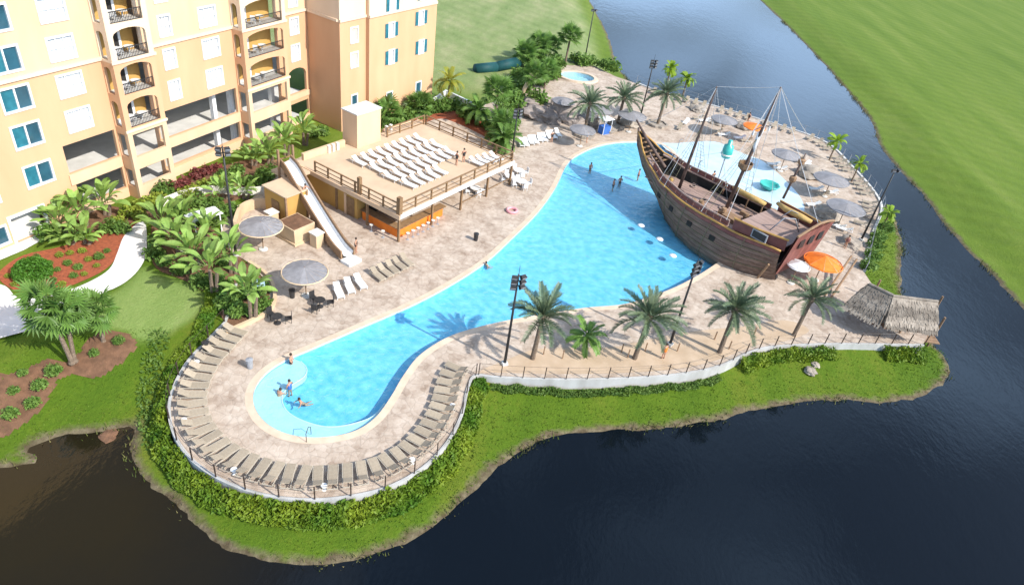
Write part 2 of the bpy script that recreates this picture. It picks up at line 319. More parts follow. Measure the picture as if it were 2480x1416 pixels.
def grass_mat():
    m = bpy.data.materials.new('grass'); m.use_nodes = True; t = m.node_tree; N = t.nodes; L = t.links; b = N['Principled BSDF']
    b.inputs['Roughness'].default_value = .85; b.inputs['Specular IOR Level'].default_value = .15
    pos = N.new('ShaderNodeNewGeometry').outputs['Position']
    def nz(s, d=5, st=None):
        n = N.new('ShaderNodeTexNoise'); n.inputs['Scale'].default_value = s; n.inputs['Detail'].default_value = d; n.inputs['Roughness'].default_value = .65
        if st:
            mp = N.new('ShaderNodeMapping'); mp.inputs['Scale'].default_value = st; mp.inputs['Rotation'].default_value = (0, 0, .9); L.new(pos, mp.inputs[0]); L.new(mp.outputs[0], n.inputs['Vector'])
        else: L.new(pos, n.inputs['Vector'])
        return n.outputs['Fac']
    def ramp(f, *st):
        r = N.new('ShaderNodeValToRGB'); e = r.color_ramp.elements
        while len(e) < len(st): e.new(.5)
        for q, (p, c) in zip(e, st): q.position = p; q.color = (*c, 1)
        L.new(f, r.inputs[0]); return r.outputs[0]
    def mix(f, a, c):
        x = N.new('ShaderNodeMix'); x.data_type = 'RGBA'; L.new(f, x.inputs[0]); L.new(a, x.inputs[6]); L.new(c, x.inputs[7]); return x.outputs[2]
    def at(n):
        a = N.new('ShaderNodeAttribute'); a.attribute_name = n; return a.outputs['Fac']
    big = nz(.16, 7, (1, .13, 1)); fine = nz(2.2, 6)
    def mathn(op, a, c):
        x = N.new('ShaderNodeMath'); x.operation = op
        for i, q in enumerate((a, c)):
            if isinstance(q, (int, float)): x.inputs[i].default_value = q
            else: L.new(q, x.inputs[i])
        return x.outputs[0]
    comb = mathn('ADD', mathn('MULTIPLY', big, .7), mathn('MULTIPLY', fine, .3))
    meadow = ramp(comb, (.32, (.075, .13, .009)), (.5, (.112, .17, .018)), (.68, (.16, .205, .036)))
    deep = ramp(comb, (.3, (.045, .098, .006)), (.5, (.08, .138, .009)), (.72, (.145, .165, .02)))
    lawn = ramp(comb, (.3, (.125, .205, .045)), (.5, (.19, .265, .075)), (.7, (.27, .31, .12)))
    dry = ramp(mathn('ADD', mathn('MULTIPLY', nz(.22, 8, (1, .4, 1)), .7), mathn('MULTIPLY', fine, .3)), (.34, (.13, .195, .055)), (.5, (.205, .25, .095)), (.66, (.30, .30, .15)))
    wv = N.new('ShaderNodeTexWave'); wv.inputs['Scale'].default_value = .085; wv.inputs['Distortion'].default_value = .6; wv.inputs['Detail'].default_value = 3; wv.inputs['Detail Scale'].default_value = .6
    mw = N.new('ShaderNodeMapping'); mw.inputs['Rotation'].default_value = (0, 0, -.95); L.new(pos, mw.inputs[0]); L.new(mw.outputs[0], wv.inputs['Vector'])
    st = N.new('ShaderNodeMapRange'); st.inputs[3].default_value = .95; st.inputs[4].default_value = 1.05; L.new(wv.outputs['Fac'], st.inputs[0])
    def tone(cc):                                # mowing passes lay the grass one way, then the other
        q = N.new('ShaderNodeVectorMath'); q.operation = 'SCALE'; L.new(cc, q.inputs[0]); L.new(st.outputs[0], q.inputs['Scale']); return q.outputs[0]
    c = mix(at('dry'), tone(meadow), tone(dry)); c = mix(at('deep'), c, deep); c = mix(at('lawn'), c, lawn)
    # worn muddy margin along the waterline
    sh = mathn('ADD', at('shore'), mathn('MULTIPLY', mathn('SUBTRACT', nz(.8, 5), .5), 1.6))
    mr = N.new('ShaderNodeMapRange'); mr.inputs[1].default_value = .85; mr.inputs[2].default_value = .25; L.new(sh, mr.inputs[0])
    mud = ramp(nz(1.5), (.35, (.075, .055, .03)), (.65, (.17, .14, .085)))
    c = mix(mr.outputs[0], c, mud); L.new(c, b.inputs['Base Color'])
    bp = N.new('ShaderNodeBump'); bp.inputs['Strength'].default_value = .9; bp.inputs['Distance'].default_value = .12
    L.new(nz(5, 6), bp.inputs['Height']); L.new(bp.outputs[0], b.inputs['Normal'])
    return m
M['grass'] = grass_mat()
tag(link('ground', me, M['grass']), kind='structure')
# ------------------------------------------------------------------ lake
def lake_mat():
    m = bpy.data.materials.new('lake_water'); m.use_nodes = True; t = m.node_tree; N = t.nodes; L = t.links; b = N['Principled BSDF']
    b.inputs['Roughness'].default_value = .03; b.inputs['IOR'].default_value = 1.34; b.inputs['Specular IOR Level'].default_value = .5
    pos = N.new('ShaderNodeNewGeometry').outputs['Position']
    # silty brown water in the little inlet, clear and dark further out
    d = N.new('ShaderNodeVectorMath'); d.operation = 'DISTANCE'; L.new(pos, d.inputs[0]); d.inputs[1].default_value = (-25, 23, WZ)
    n = N.new('ShaderNodeTexNoise'); n.inputs['Scale'].default_value = .18; n.inputs['Detail'].default_value = 5; L.new(pos, n.inputs['Vector'])
    a = N.new('ShaderNodeMath'); a.operation = 'MULTIPLY_ADD'; L.new(n.outputs['Fac'], a.inputs[0]); a.inputs[1].default_value = 10; L.new(d.outputs['Value'], a.inputs[2])
    r = N.new('ShaderNodeValToRGB'); mr = N.new('ShaderNodeMapRange'); mr.inputs[1].default_value = 8; mr.inputs[2].default_value = 25; L.new(a.outputs[0], mr.inputs[0]); L.new(mr.outputs[0], r.inputs[0])
    r.color_ramp.elements[0].color = (.017, .0125, .0045, 1); r.color_ramp.elements[1].color = (.003, .0052, .0085, 1)
    L.new(r.outputs[0], b.inputs['Base Color'])
    h = None
    for s, k, st in ((.9, .55, (1, .5, 1)), (3.5, .3, (1, .6, 1)), (.12, .5, (1, 1, 1))):
        mp = N.new('ShaderNodeMapping'); mp.inputs['Scale'].default_value = st; mp.inputs['Rotation'].default_value = (0, 0, .5); L.new(pos, mp.inputs[0])
        q = N.new('ShaderNodeTexNoise'); q.inputs['Scale'].default_value = s; q.inputs['Detail'].default_value = 3; L.new(mp.outputs[0], q.inputs['Vector'])
        y = N.new('ShaderNodeMath'); y.operation = 'MULTIPLY_ADD'; L.new(q.outputs['Fac'], y.inputs[0]); y.inputs[1].default_value = k
        if h is not None: L.new(h, y.inputs[2])
        else: y.inputs[2].default_value = 0
        h = y.outputs[0]
    bp = N.new('ShaderNodeBump'); bp.inputs['Strength'].default_value = .22; bp.inputs['Distance'].default_value = .12; L.new(h, bp.inputs['Height']); L.new(bp.outputs[0], b.inputs['Normal'])
    return m
tag(MB().quad((-3200, -3200, WZ), (3200, -3200, WZ), (3200, 3200, WZ), (-3200, 3200, WZ)).build('lake', lake_mat()), kind='structure')
# ------------------------------------------------------------------ pool deck
def paver_mat():
    m = bpy.data.materials.new('stamped_paving'); m.use_nodes = True; t = m.node_tree; N = t.nodes; L = t.links; b = N['Principled BSDF']
    b.inputs['Roughness'].default_value = .8; b.inputs['Specular IOR Level'].default_value = .25
    pos = N.new('ShaderNodeNewGeometry').outputs['Position']
    br = N.new('ShaderNodeTexVoronoi'); br.feature = 'F1'; br.inputs['Scale'].default_value = 2.6; L.new(pos, br.inputs['Vector'])
    n = N.new('ShaderNodeTexNoise'); n.inputs['Scale'].default_value = .5; n.inputs['Detail'].default_value = 6; n.inputs['Roughness'].default_value = .7; L.new(pos, n.inputs['Vector'])
    sep = N.new('ShaderNodeSeparateColor'); L.new(br.outputs['Color'], sep.inputs[0])
    a = N.new('ShaderNodeMath'); a.operation = 'MULTIPLY_ADD'; L.new(sep.outputs[0], a.inputs[0]); a.inputs[1].default_value = .16; L.new(n.outputs['Fac'], a.inputs[2])
    r = N.new('ShaderNodeValToRGB'); e = r.color_ramp.elements; e.new(.5); L.new(a.outputs[0], r.inputs[0])
    for q, (p, c) in zip(e, ((.36, (.285, .212, .158)), (.56, (.425, .342, .272)), (.76, (.53, .445, .365)))): q.position = p; q.color = (*c, 1)
    jd = N.new('ShaderNodeTexVoronoi'); jd.feature = 'DISTANCE_TO_EDGE'; jd.inputs['Scale'].default_value = .95; L.new(pos, jd.inputs['Vector'])
    jm = N.new('ShaderNodeMapRange'); jm.inputs[1].default_value = .0; jm.inputs[2].default_value = .05; jm.inputs[3].default_value = .82; jm.inputs[4].default_value = 1; L.new(jd.outputs['Distance'], jm.inputs[0])
    jx = N.new('ShaderNodeVectorMath'); jx.operation = 'SCALE'; L.new(r.outputs[0], jx.inputs[0]); L.new(jm.outputs[0], jx.inputs['Scale']); L.new(jx.outputs[0], b.inputs['Base Color'])
    ed = N.new('ShaderNodeTexVoronoi'); ed.feature = 'DISTANCE_TO_EDGE'; ed.inputs['Scale'].default_value = 2.6; L.new(pos, ed.inputs['Vector'])
    cl = N.new('ShaderNodeMath'); cl.operation = 'MINIMUM'; L.new(ed.outputs['Distance'], cl.inputs[0]); cl.inputs[1].default_value = .08
    bp = N.new('ShaderNodeBump'); bp.inputs['Strength'].default_value = .7; bp.inputs['Distance'].default_value = .15; L.new(cl.outputs[0], bp.inputs['Height']); L.new(bp.outputs[0], b.inputs['Normal'])
    return m
M['paver'] = paver_mat()
def offset(P, d, closed=True):
    out = []; n = len(P)
    for i, p in enumerate(P):
        a, b = (P[i-1], P[(i+1) % n]) if closed else (P[max(i-1, 0)], P[min(i+1, n-1)])
        t = (b-a); t.z = 0; t.normalize(); out.append(p+Vector((-t.y, t.x, 0))*d)
    return out
def area(P): return sum(P[i-1].x*P[i].y-P[i].x*P[i-1].y for i in range(len(P)))/2
if area(pool) < 0: pool.reverse()
if area(splash) < 0: splash.reverse()
pool_r = offset(pool, -.55)                      # outer edge of the coping (pool counter-clockwise: left is inward)
deck = tag(MB().poly(deck_out, [pool, spa], z=0).build('pool_deck', M['paver']), kind='structure')
M['coping'] = mat('cream_coping', (.62, .49, .37), (.54, .42, .31), .7, 1.2, bump=.2, coord='World')
mb = MB(); n = len(pool)
for i in range(n):
    j = (i+1) % n; a, b, c, d = pool[i], pool[j], pool_r[j], pool_r[i]
    mb.quad((d.x, d.y, .012), (c.x, c.y, .012), (b.x, b.y, .035), (a.x, a.y, .035)); mb.quad((a.x, a.y, .035), (b.x, b.y, .035), (b.x, b.y, -.2), (a.x, a.y, -.2))
tag(mb.build('pool_coping', M['coping']), kind='structure')
pin = offset(pool, .02)
mb = MB()
for i in range(n):
    j = (i+1) % n; a, b = pin[i], pin[j]; mb.quad((a.x, a.y, .02), (b.x, b.y, .02), (b.x, b.y, -.16), (a.x, a.y, -.16))
tag(mb.build('waterline_tile_band', mat('waterline_tile', (.62, .67, .70), (.50, .58, .66), .3, 6, coord='World')), kind='structure')
mb = MB()
for i in range(n):
    j = (i+1) % n; a, b = pool[i], pool[j]; mb.quad((a.x, a.y, -.15), (b.x, b.y, -.15), (b.x, b.y, -2.2), (a.x, a.y, -2.2))
tag(mb.build('pool_wall', M['plaster']), kind='structure')
# floor: a graded basin, shallow at the beach end under the bow
bx = np.arange(-22, 32, .7); by = np.arange(26, 96, .7); BX, BY = np.meshgrid(bx, by); bd = sdf(BX, BY, pool)
dep = -.9+0*bd
beach = sst(77, 88, BY)
BZ = dep*(1-beach)-.28*beach
mb = MB(); ny, nx = BX.shape; mb.v = np.stack([BX.ravel(), BY.ravel(), BZ.ravel()], 1).tolist()
ok = bd > -1.2; I = np.arange(nx*ny).reshape(ny, nx)
mb.f = [(I[r, c], I[r, c+1], I[r+1, c+1], I[r+1, c]) for r in range(ny-1) for c in range(nx-1) if ok[r, c] and ok[r+1, c+1] and ok[r, c+1] and ok[r+1, c]]
tag(mb.build('pool_floor', M['plaster'], smooth=True), kind='structure')
# wading ledge with its two steps at the round end
led_out = G([(700,858),(640,885),(600,930),(595,990),(640,1055),(720,1085),(800,1085),(890,1060),(960,1000)])
led_in = catmull(G([(932,968),(905,1000),(850,1020),(790,1026),(730,1010),(692,985),(682,952),(702,928),(736,905),(742,885),(728,868)]), 4, closed=False)
for k, (shr, zt) in enumerate(((0, -.28), (-.4, -.48), (-.8, -.68))):
    step_in = offset(led_in, -shr, closed=False)
    mb = MB().poly([Vector((p.x, p.y, 0)) for p in led_out]+[Vector((p.x, p.y, 0)) for p in step_in], z=zt); mb.wall([Vector((p.x, p.y, 0)) for p in step_in], zt-.5, zt)
    o_ = tag(mb.build('wading_ledge' if k == 0 else 'pool_step', M['shallow']), kind='structure')
    MB().tube([Vector((p.x, p.y, zt)) for p in step_in], .05, 5).build('step_nosing', M['white'], o_)
def pool_water_mat(name, tint):
    m = bpy.data.materials.new(name); m.use_nodes = True; t = m.node_tree; N = t.nodes; L = t.links; N.remove(N['Principled BSDF'])
    tr = N.new('ShaderNodeBsdfTransparent'); tr.inputs[0].default_value = (*tint, 1); g = N.new('ShaderNodeBsdfGlossy'); g.inputs['Roughness'].default_value = .04
    lw = N.new('ShaderNodeLayerWeight'); lw.inputs[0].default_value = .5; pw = N.new('ShaderNodeMath'); pw.operation = 'POWER'; L.new(lw.outputs['Facing'], pw.inputs[0]); pw.inputs[1].default_value = 3.2; fr = N.new('ShaderNodeMath'); fr.operation = 'MULTIPLY_ADD'; L.new(pw.outputs[0], fr.inputs[0]); fr.inputs[1].default_value = .8; fr.inputs[2].default_value = .02; mx = N.new('ShaderNodeMixShader')     # Schlick reflectance, the same from both sides
    pos = N.new('ShaderNodeNewGeometry').outputs['Position']; n1 = N.new('ShaderNodeTexNoise'); n1.inputs['Scale'].default_value = 1.9; n1.inputs['Detail'].default_value = 4; n1.inputs['Distortion'].default_value = 1.2; L.new(pos, n1.inputs['Vector'])
    bp = N.new('ShaderNodeBump'); bp.inputs['Strength'].default_value = .85; bp.inputs['Distance'].default_value = .17; L.new(n1.outputs['Fac'], bp.inputs['Height'])
    L.new(bp.outputs[0], g.inputs['Normal']); L.new(bp.outputs[0], lw.inputs['Normal']); L.new(fr.outputs[0], mx.inputs[0]); L.new(tr.outputs[0], mx.inputs[1]); L.new(g.outputs[0], mx.inputs[2]); L.new(mx.outputs[0], N['Material Output'].inputs[0])
    return m
M['poolwater'] = pool_water_mat('pool_water', (.80, .965, .985))
tag(MB().poly(pool, z=-.11).build('pool_water', M['poolwater']), kind='structure')
tag(MB().poly(splash, z=.006).build('splash_pad', M['splash']), kind='structure')
# spa tub
mb = MB(); c0 = gp(1398, 188)
prof = [(1.0, .25), (.99, -.5), (0, -.5)]
for (ra, za), (rb, zb) in zip(prof, prof[1:]):
    for k in range(32):
        a, b = 2*PI*k/32, 2*PI*(k+1)/32
        P = lambda r, z, q: (c0.x+2.9*r*math.cos(q), c0.y+2.4*r*math.sin(q), z)
        mb.quad(P(ra, za, a), P(ra, za, b), P(rb, zb, b), P(rb, zb, a))
spa_o = mb.build('spa_tub', M['shallow']); tag(spa_o, 'small oval raised spa pool with pale rim beyond the rocks', 'spa pool')
rm = MB()
for k in range(32):
    a, b = 2*PI*k/32, 2*PI*(k+1)/32
    for (ra, za), (rb, zb) in zip(((1.25, 0), (1.22, .26), (1.001, .262)), ((1.22, .26), (1.001, .262), (.985, .1))): rm.quad(P(ra, za, a), P(ra, za, b), P(rb, zb, b), P(rb, zb, a))
rm.build('spa_rim', M['coping'], spa_o)
MB().poly([c0+Vector((2.88*math.cos(2*PI*k/32), 2.38*math.sin(2*PI*k/32), 0)) for k in range(32)], z=.12).build('spa_water', M['poolwater'], spa_o)
# ------------------------------------------------------------------ paths and beds (sheets just above the ground)
def sheet(name, pts, m, z, smooth=4, kind='structure'):
    P = catmull(G(pts), smooth) if smooth else G(pts)
    return tag(MB().poly(P, z=z).build(name, m), kind=kind)
P = catmull(G([(352,532),(356,585),(347,635),(305,682),(225,722),(110,785),(0,818),(-120,850)]), 5, False)+catmull(G([(-120,690),(0,688),(38,717),(75,722),(135,712),(210,685),(264,652),(284,612),(300,572),(330,542)]), 5, False)
tag(MB().poly(P, z=.0).build('garden_path', M['path']), kind='structure')
P = G([(-120,600),(0,560),(105,535),(135,562),(60,604),(-120,680)])
tag(MB().poly(P, z=-.004).build('entrance_pavement', M['path']), kind='structure')
sheet('mulch_bed', [(0,655),(55,618),(150,596),(260,560),(345,530),(318,556),(294,585),(280,625),(250,655),(190,684),(120,708),(70,712),(30,700),(0,678)], M['mulch'], -.012)
mp2 = catmull(G([(40,900),(120,868),(170,870),(210,830),(262,805),(325,818),(332,845),(290,878),(235,905),(150,905),(110,960),(60,1000),(0,1035),(-80,1050),(-80,920)], -.4), 5)
bx = np.arange(-50, -15, .2); by = np.arange(24, 48, .2); BX, BY = np.meshgrid(bx, by)
md = sdf(BX, BY, mp2)+.12*np.array([noise.noise(Vector((x*2, y*2, 1))) for x, y in zip(BX.ravel(), BY.ravel())]).reshape(BX.shape)
def ground_z(x, y):
    i = np.clip(np.searchsorted(xs, x)-1, 0, len(xs)-2); j = np.clip(np.searchsorted(ys, y)-1, 0, len(ys)-2); fx, fy = (x-xs[i])/(xs[i+1]-xs[i]), (y-ys[j])/(ys[j+1]-ys[j])
    return (GZ[j, i]*(1-fx)+GZ[j, i+1]*fx)*(1-fy)+(GZ[j+1, i]*(1-fx)+GZ[j+1, i+1]*fx)*fy
BZ = ground_z(BX, BY)+.07*sst(-.05, .5, md)+.02
mb = MB(); ny, nx = BX.shape; mb.v = np.stack([BX.ravel(), BY.ravel(), BZ.ravel()], 1).tolist(); I = np.arange(nx*ny).reshape(ny, nx)
mb.f = [(I[r, c], I[r, c+1], I[r+1, c+1], I[r+1, c]) for r, c in np.argwhere((md[:-1, :-1] > 0) & (md[1:, 1:] > 0))]
mo_ = mb.build('mulch_bed', M['bmulch'], smooth=True); bm = bmesh.new(); bm.from_mesh(mo_.data); bmesh.ops.delete(bm, geom=[v for v in bm.verts if not v.link_faces], context='VERTS'); bm.to_mesh(mo_.data); bm.free(); tag(mo_, kind='structure')
sheet('planting_bed', [(130,560),(250,500),(330,505),(420,455),(560,395),(640,385),(690,395),(650,440),(600,470),(540,505),(520,560),(600,640),(650,690),(650,740),(560,790),(510,720),(450,680),(380,650),(362,600),(360,535),(260,558)], M['bmulch'], -.02)
sheet('planting_bed', [(1160,900),(1230,870),(1300,845),(1420,842),(1500,838),(1600,815),(1700,800),(1800,790),(1900,775),(1960,800),(1900,826),(1830,836),(1735,872),(1640,893),(1500,903),(1350,905),(1210,902)], M['sand'], .008)
sheet('planting_bed', [(760,365),(900,335),(1000,290),(1060,275),(1120,270),(1200,300),(1235,340),(1205,345),(1110,300),(1050,290),(930,345),(830,380)], M['mulch'], .008)
# planter kerb in front of the broad-leaved clump
kerb = catmull(G([(600,640),(645,672),(662,715),(652,750),(620,772),(570,795),(545,806)]), 5, False)
tag(MB().wall([p for p in kerb], -.05, .32, th=.28).build('planter_kerb', M['tan'], fix=True), 'low curved tan kerb around the palm planter left of the pool', 'kerb')
# retaining walls
wallpath = catmull(G([(575,688),(572,715),(562,745)]), 4, False)+rim
tag(MB().wall([p for p in offset(wallpath, .0, False)], -1.9, lambda p: .1, th=-.2).build('retaining_wall', M['wallw'], fix=True), 'long curving white retaining wall around the lower edge of the deck', 'wall')
tag(MB().wall(list(reversed(east)), -2.2, .16, th=.3).build('retaining_wall', M['conc'], fix=True), 'pale retaining wall curving along the channel behind the ship', 'wall')
# ------------------------------------------------------------------ hotel
AB = math.radians(69)
class Face:
    """a facade frame: s runs along the wall, d is depth behind its front, z is up"""
    def __init__(f, o, ang): f.o = Vector((o[0], o[1], 0)); f.t = Vector((math.cos(ang), math.sin(ang), 0)); f.n = Vector((-math.sin(ang), math.cos(ang), 0))
    def P(f, s, d, z): return f.o+f.t*s+f.n*d+Vector((0, 0, z))
def fbox(mb, f, s0, s1, d0, d1, z0, z1):
    n = len(mb.v)
    for z in (z0, z1):
        for s, d in ((s0, d0), (s1, d0), (s1, d1), (s0, d1)): mb.v.append(tuple(f.P(s, d, z)))
    mb.f += [tuple(n+i for i in q) for q in [(0,3,2,1),(4,5,6,7),(0,1,5,4),(1,2,6,5),(2,3,7,6),(3,0,4,7)]]; return mb
def rect(s0, s1, z0, z1): return [(s0, z0), (s1, z0), (s1, z1), (s0, z1)]
def arch(s0, s1, z0, z1, rise=.7, n=8):
    c = (s0+s1)/2; r = (s1-s0)/2
    return [(s0, z0), (s1, z0)]+[(c+r*math.cos(PI*k/n), z1-rise+rise*math.sin(PI*k/n)) for k in range(n+1)]
def pierced(f, s0, s1, z0, z1, holes, name, m, parent, th=.3, d=0):
    mb = MB(); outer = [Vector((a, b, 0)) for a, b in rect(s0, s1, z0, z1)]; H = [[Vector((a, b, 0)) for a, b in h] for h in holes]
    flat = outer+[p for h in H for p in h]; tris = tessellate_polygon([outer]+H)
    for dd in (d, d+th):
        n = len(mb.v); mb.v += [tuple(f.P(p.x, dd, p.y)) for p in flat]; mb.f += [tuple(n+i for i in t) for t in tris]
    for loop in [outer]+H:
        for a, b in zip(loop, loop[1:]+loop[:1]): mb.quad(f.P(a.x, d, a.y), f.P(b.x, d, b.y), f.P(b.x, d+th, b.y), f.P(a.x, d+th, a.y))
    return mb.build(name, m, parent, fix=True)
main = Face((0, 0), AB); VB, VM = 55.63, 57.13
main.o = main.n*VM
hotel = thing('hotel_building', 'tall peach and cream hotel with arched balconies and teal shutters', 'building')
def window(f, s, z, w, h, parent, kind='pair', d=0):
    fr = MB(); b = .17
    fbox(fr, f, s-w/2-b, s+w/2+b, d-.07, d+.22, z+h/2, z+h/2+b); fbox(fr, f, s-w/2-b, s+w/2+b, d-.09, d+.22, z-h/2-b, z-h/2)
    fbox(fr, f, s-w/2-b, s-w/2, d-.07, d+.22, z-h/2, z+h/2); fbox(fr, f, s+w/2, s+w/2+b, d-.07, d+.22, z-h/2, z+h/2)
    W = fr.build('window', M['white'], parent)
    if kind == 'pair':
        for k in (-1, 1):
            fbox(MB(), f, s+(-w/2 if k < 0 else .07), s+(-.07 if k < 0 else w/2), d+.1, d+.14, z-h/2, z+h/2).build('pane', M['glass'] if k > 0 else M['teal'], W)
        fbox(MB(), f, s-.07, s+.07, d-.02, d+.16, z-h/2, z+h/2).build('mullion', M['white'], W)
    elif kind == 'blind':
        fbox(MB(), f, s-w/2, s+w/2, d+.14, d+.17, z-h/2, z+h/2).build('pane', M['blind'], W)
        m2 = MB()
        for k in (1, 2): fbox(m2, f, s-w/2+w*k/3-.04, s-w/2+w*k/3+.04, d+.02, d+.15, z-h/2, z+h/2)
        fbox(m2, f, s-w/2, s+w/2, d+.03, d+.14, z-.03, z+.03); m2.build('glazing_bar', M['white'], W)
    elif kind == 'shutter':
        fbox(MB(), f, s-w/2, s+w/2, d+.14, d+.17, z-h/2, z+h/2).build('pane', M['blind'], W)
        for k in (-1, 1): fbox(MB(), f, s+k*(w/2+.47)-.27, s+k*(w/2+.47)+.27, d-.08, d-.02, z-h/2-.05, z+h/2+.05).build('shutter', M['teal'], W)
    elif kind == 'panel':
        fbox(MB(), f, s-w/2, s+w/2, d+.1, d+.14, z-h/2, z+h/2).build('panel', M['pale'], W)
    else: fbox(MB(), f, s-w/2, s+w/2, d+.1, d+.14, z-h/2, z+h/2).build('pane', M['glass'], W)
    return W
TOP = 25.5
RZ = [8.85, 11.95, 15.05, 18.15, 21.25]
def seg(s0, s1, wins, opens):
    """one stretch of the main facade: base, peach floors, cream floors"""
    H = [rect(s-w/2-.02, s+w/2+.02, z-h/2-.02, z+h/2+.02) for s, z, w, h, k in wins]
    for z0, z1, m, nm in ((-.2, 7.1, 'peach', 'base_wall'), (7.1, 13.35, 'peach', 'wall'), (13.65, TOP, 'cream', 'upper_wall')):
        hs = [h for h in H if z0 < h[0][1] and h[2][1] < z1]+[o for o in opens if z0-.01 <= o[0][1] and max(q[1] for q in o) <= z1]
        pierced(main, s0, s1, z0, z1, hs, nm, M[m], hotel)
    fbox(MB(), main, s0, s1, -.16, .3, 13.35, 13.65).build('cornice', M['pale'], hotel)
    for s, z, w, h, k in wins: window(main, s, z, w, h, hotel, k)
wA = [(32, z, 2.2, 1.75, 'pair') for z in [5.3]+RZ]+[(27.2, z, 2.2, 1.75, 'pair') for z in [5.1]+RZ]+[(36.7, z, 2.1, 1.7, 'blind') for z in RZ]+[(27.4, 1.2, 1.2, 1.5, 'pane')]
seg(18, 39.9, wA, [rect(34.6, 39.7, 4.25, 6.95), rect(34.9, 39.7, .95, 3.1), rect(28.6, 31.4, 0, 2.35)])
fbox(MB(), main, 28.5, 31.5, .9, 1.0, 0, 2.4).build('door_recess_wall', M['conc'], hotel)
fr = MB(); fbox(fr, main, 28.35, 28.6, -.08, .28, 0, 2.6); fbox(fr, main, 31.4, 31.65, -.08, .28, 0, 2.6); fbox(fr, main, 28.6, 31.4, -.08, .28, 2.35, 2.6); fr.build('door_surround', M['white'], hotel)
wB = [(47.1, z, 1.2, 1.7, 'blind') for z in RZ]+[(52.3, z, 2.0, 1.7, 'blind') for z in RZ]
seg(44.3, 55.3, wB, [rect(44.6, 55.0, 4.25, 7.05), rect(44.6, 55.0, 1.2, 3.15)])
wC = [(64.9, z, 1.3, 1.7, 'blind') for z in RZ]
seg(61.9, 67.2, wC, [arch(63.2, 66.6, 3.9, 7.0, .9), rect(63.4, 66.8, .8, 2.7)])
# parapet bands that stand a little proud of the wall below the parking openings
for a, b in ((34.45, 39.8), (44.45, 55.2), (62.8, 67.1)):
    fbox(MB(), main, a, b, -.12, .02, 3.2, 4.22 if a < 60 else 3.86).build('parapet', M['cream'], hotel)
    fbox(MB(), main, a, b, -.10, .02, -.1, .9 if a < 60 else .75).build('parapet', M['cream'], hotel)
# parking decks behind the openings
for z in (3.3, .05):
    fbox(MB(), main, 20, 67, .32, 15, z-.3, z).build('parking_floor', M['conc'], hotel)
fbox(MB(), main, 20, 67, .32, 15, 7.2, 7.5).build('parking_ceiling', M['conc'], hotel)
fbox(MB(), main, 20, 67, 14.8, 15, 0, 7.2).build('parking_back_wall', M['conc'], hotel)
for s in (34.2, 44.3, 48.4, 52.9, 55.4, 61.9):
    for dd in ((1.2, 8) if s in (52.9, 55.4, 61.9, 34.2) else (8,)): fbox(MB(), main, s-.25, s+.25, dd, dd+.5, 0, 7.2).build('column', M['white'], hotel)
fbox(MB(), main, 18, 67.2, .3, 16, TOP-.4, TOP-.1).build('roof', M['pale'], hotel)
fbox(MB(), main, 18, 67.2, 15.9, 16.1, -.2, TOP).build('rear_wall', M['peach'], hotel)
fbox(MB(), main, 18, 18.3, .3, 15.9, -.2, TOP-.4).build('end_wall', M['peach'], hotel)
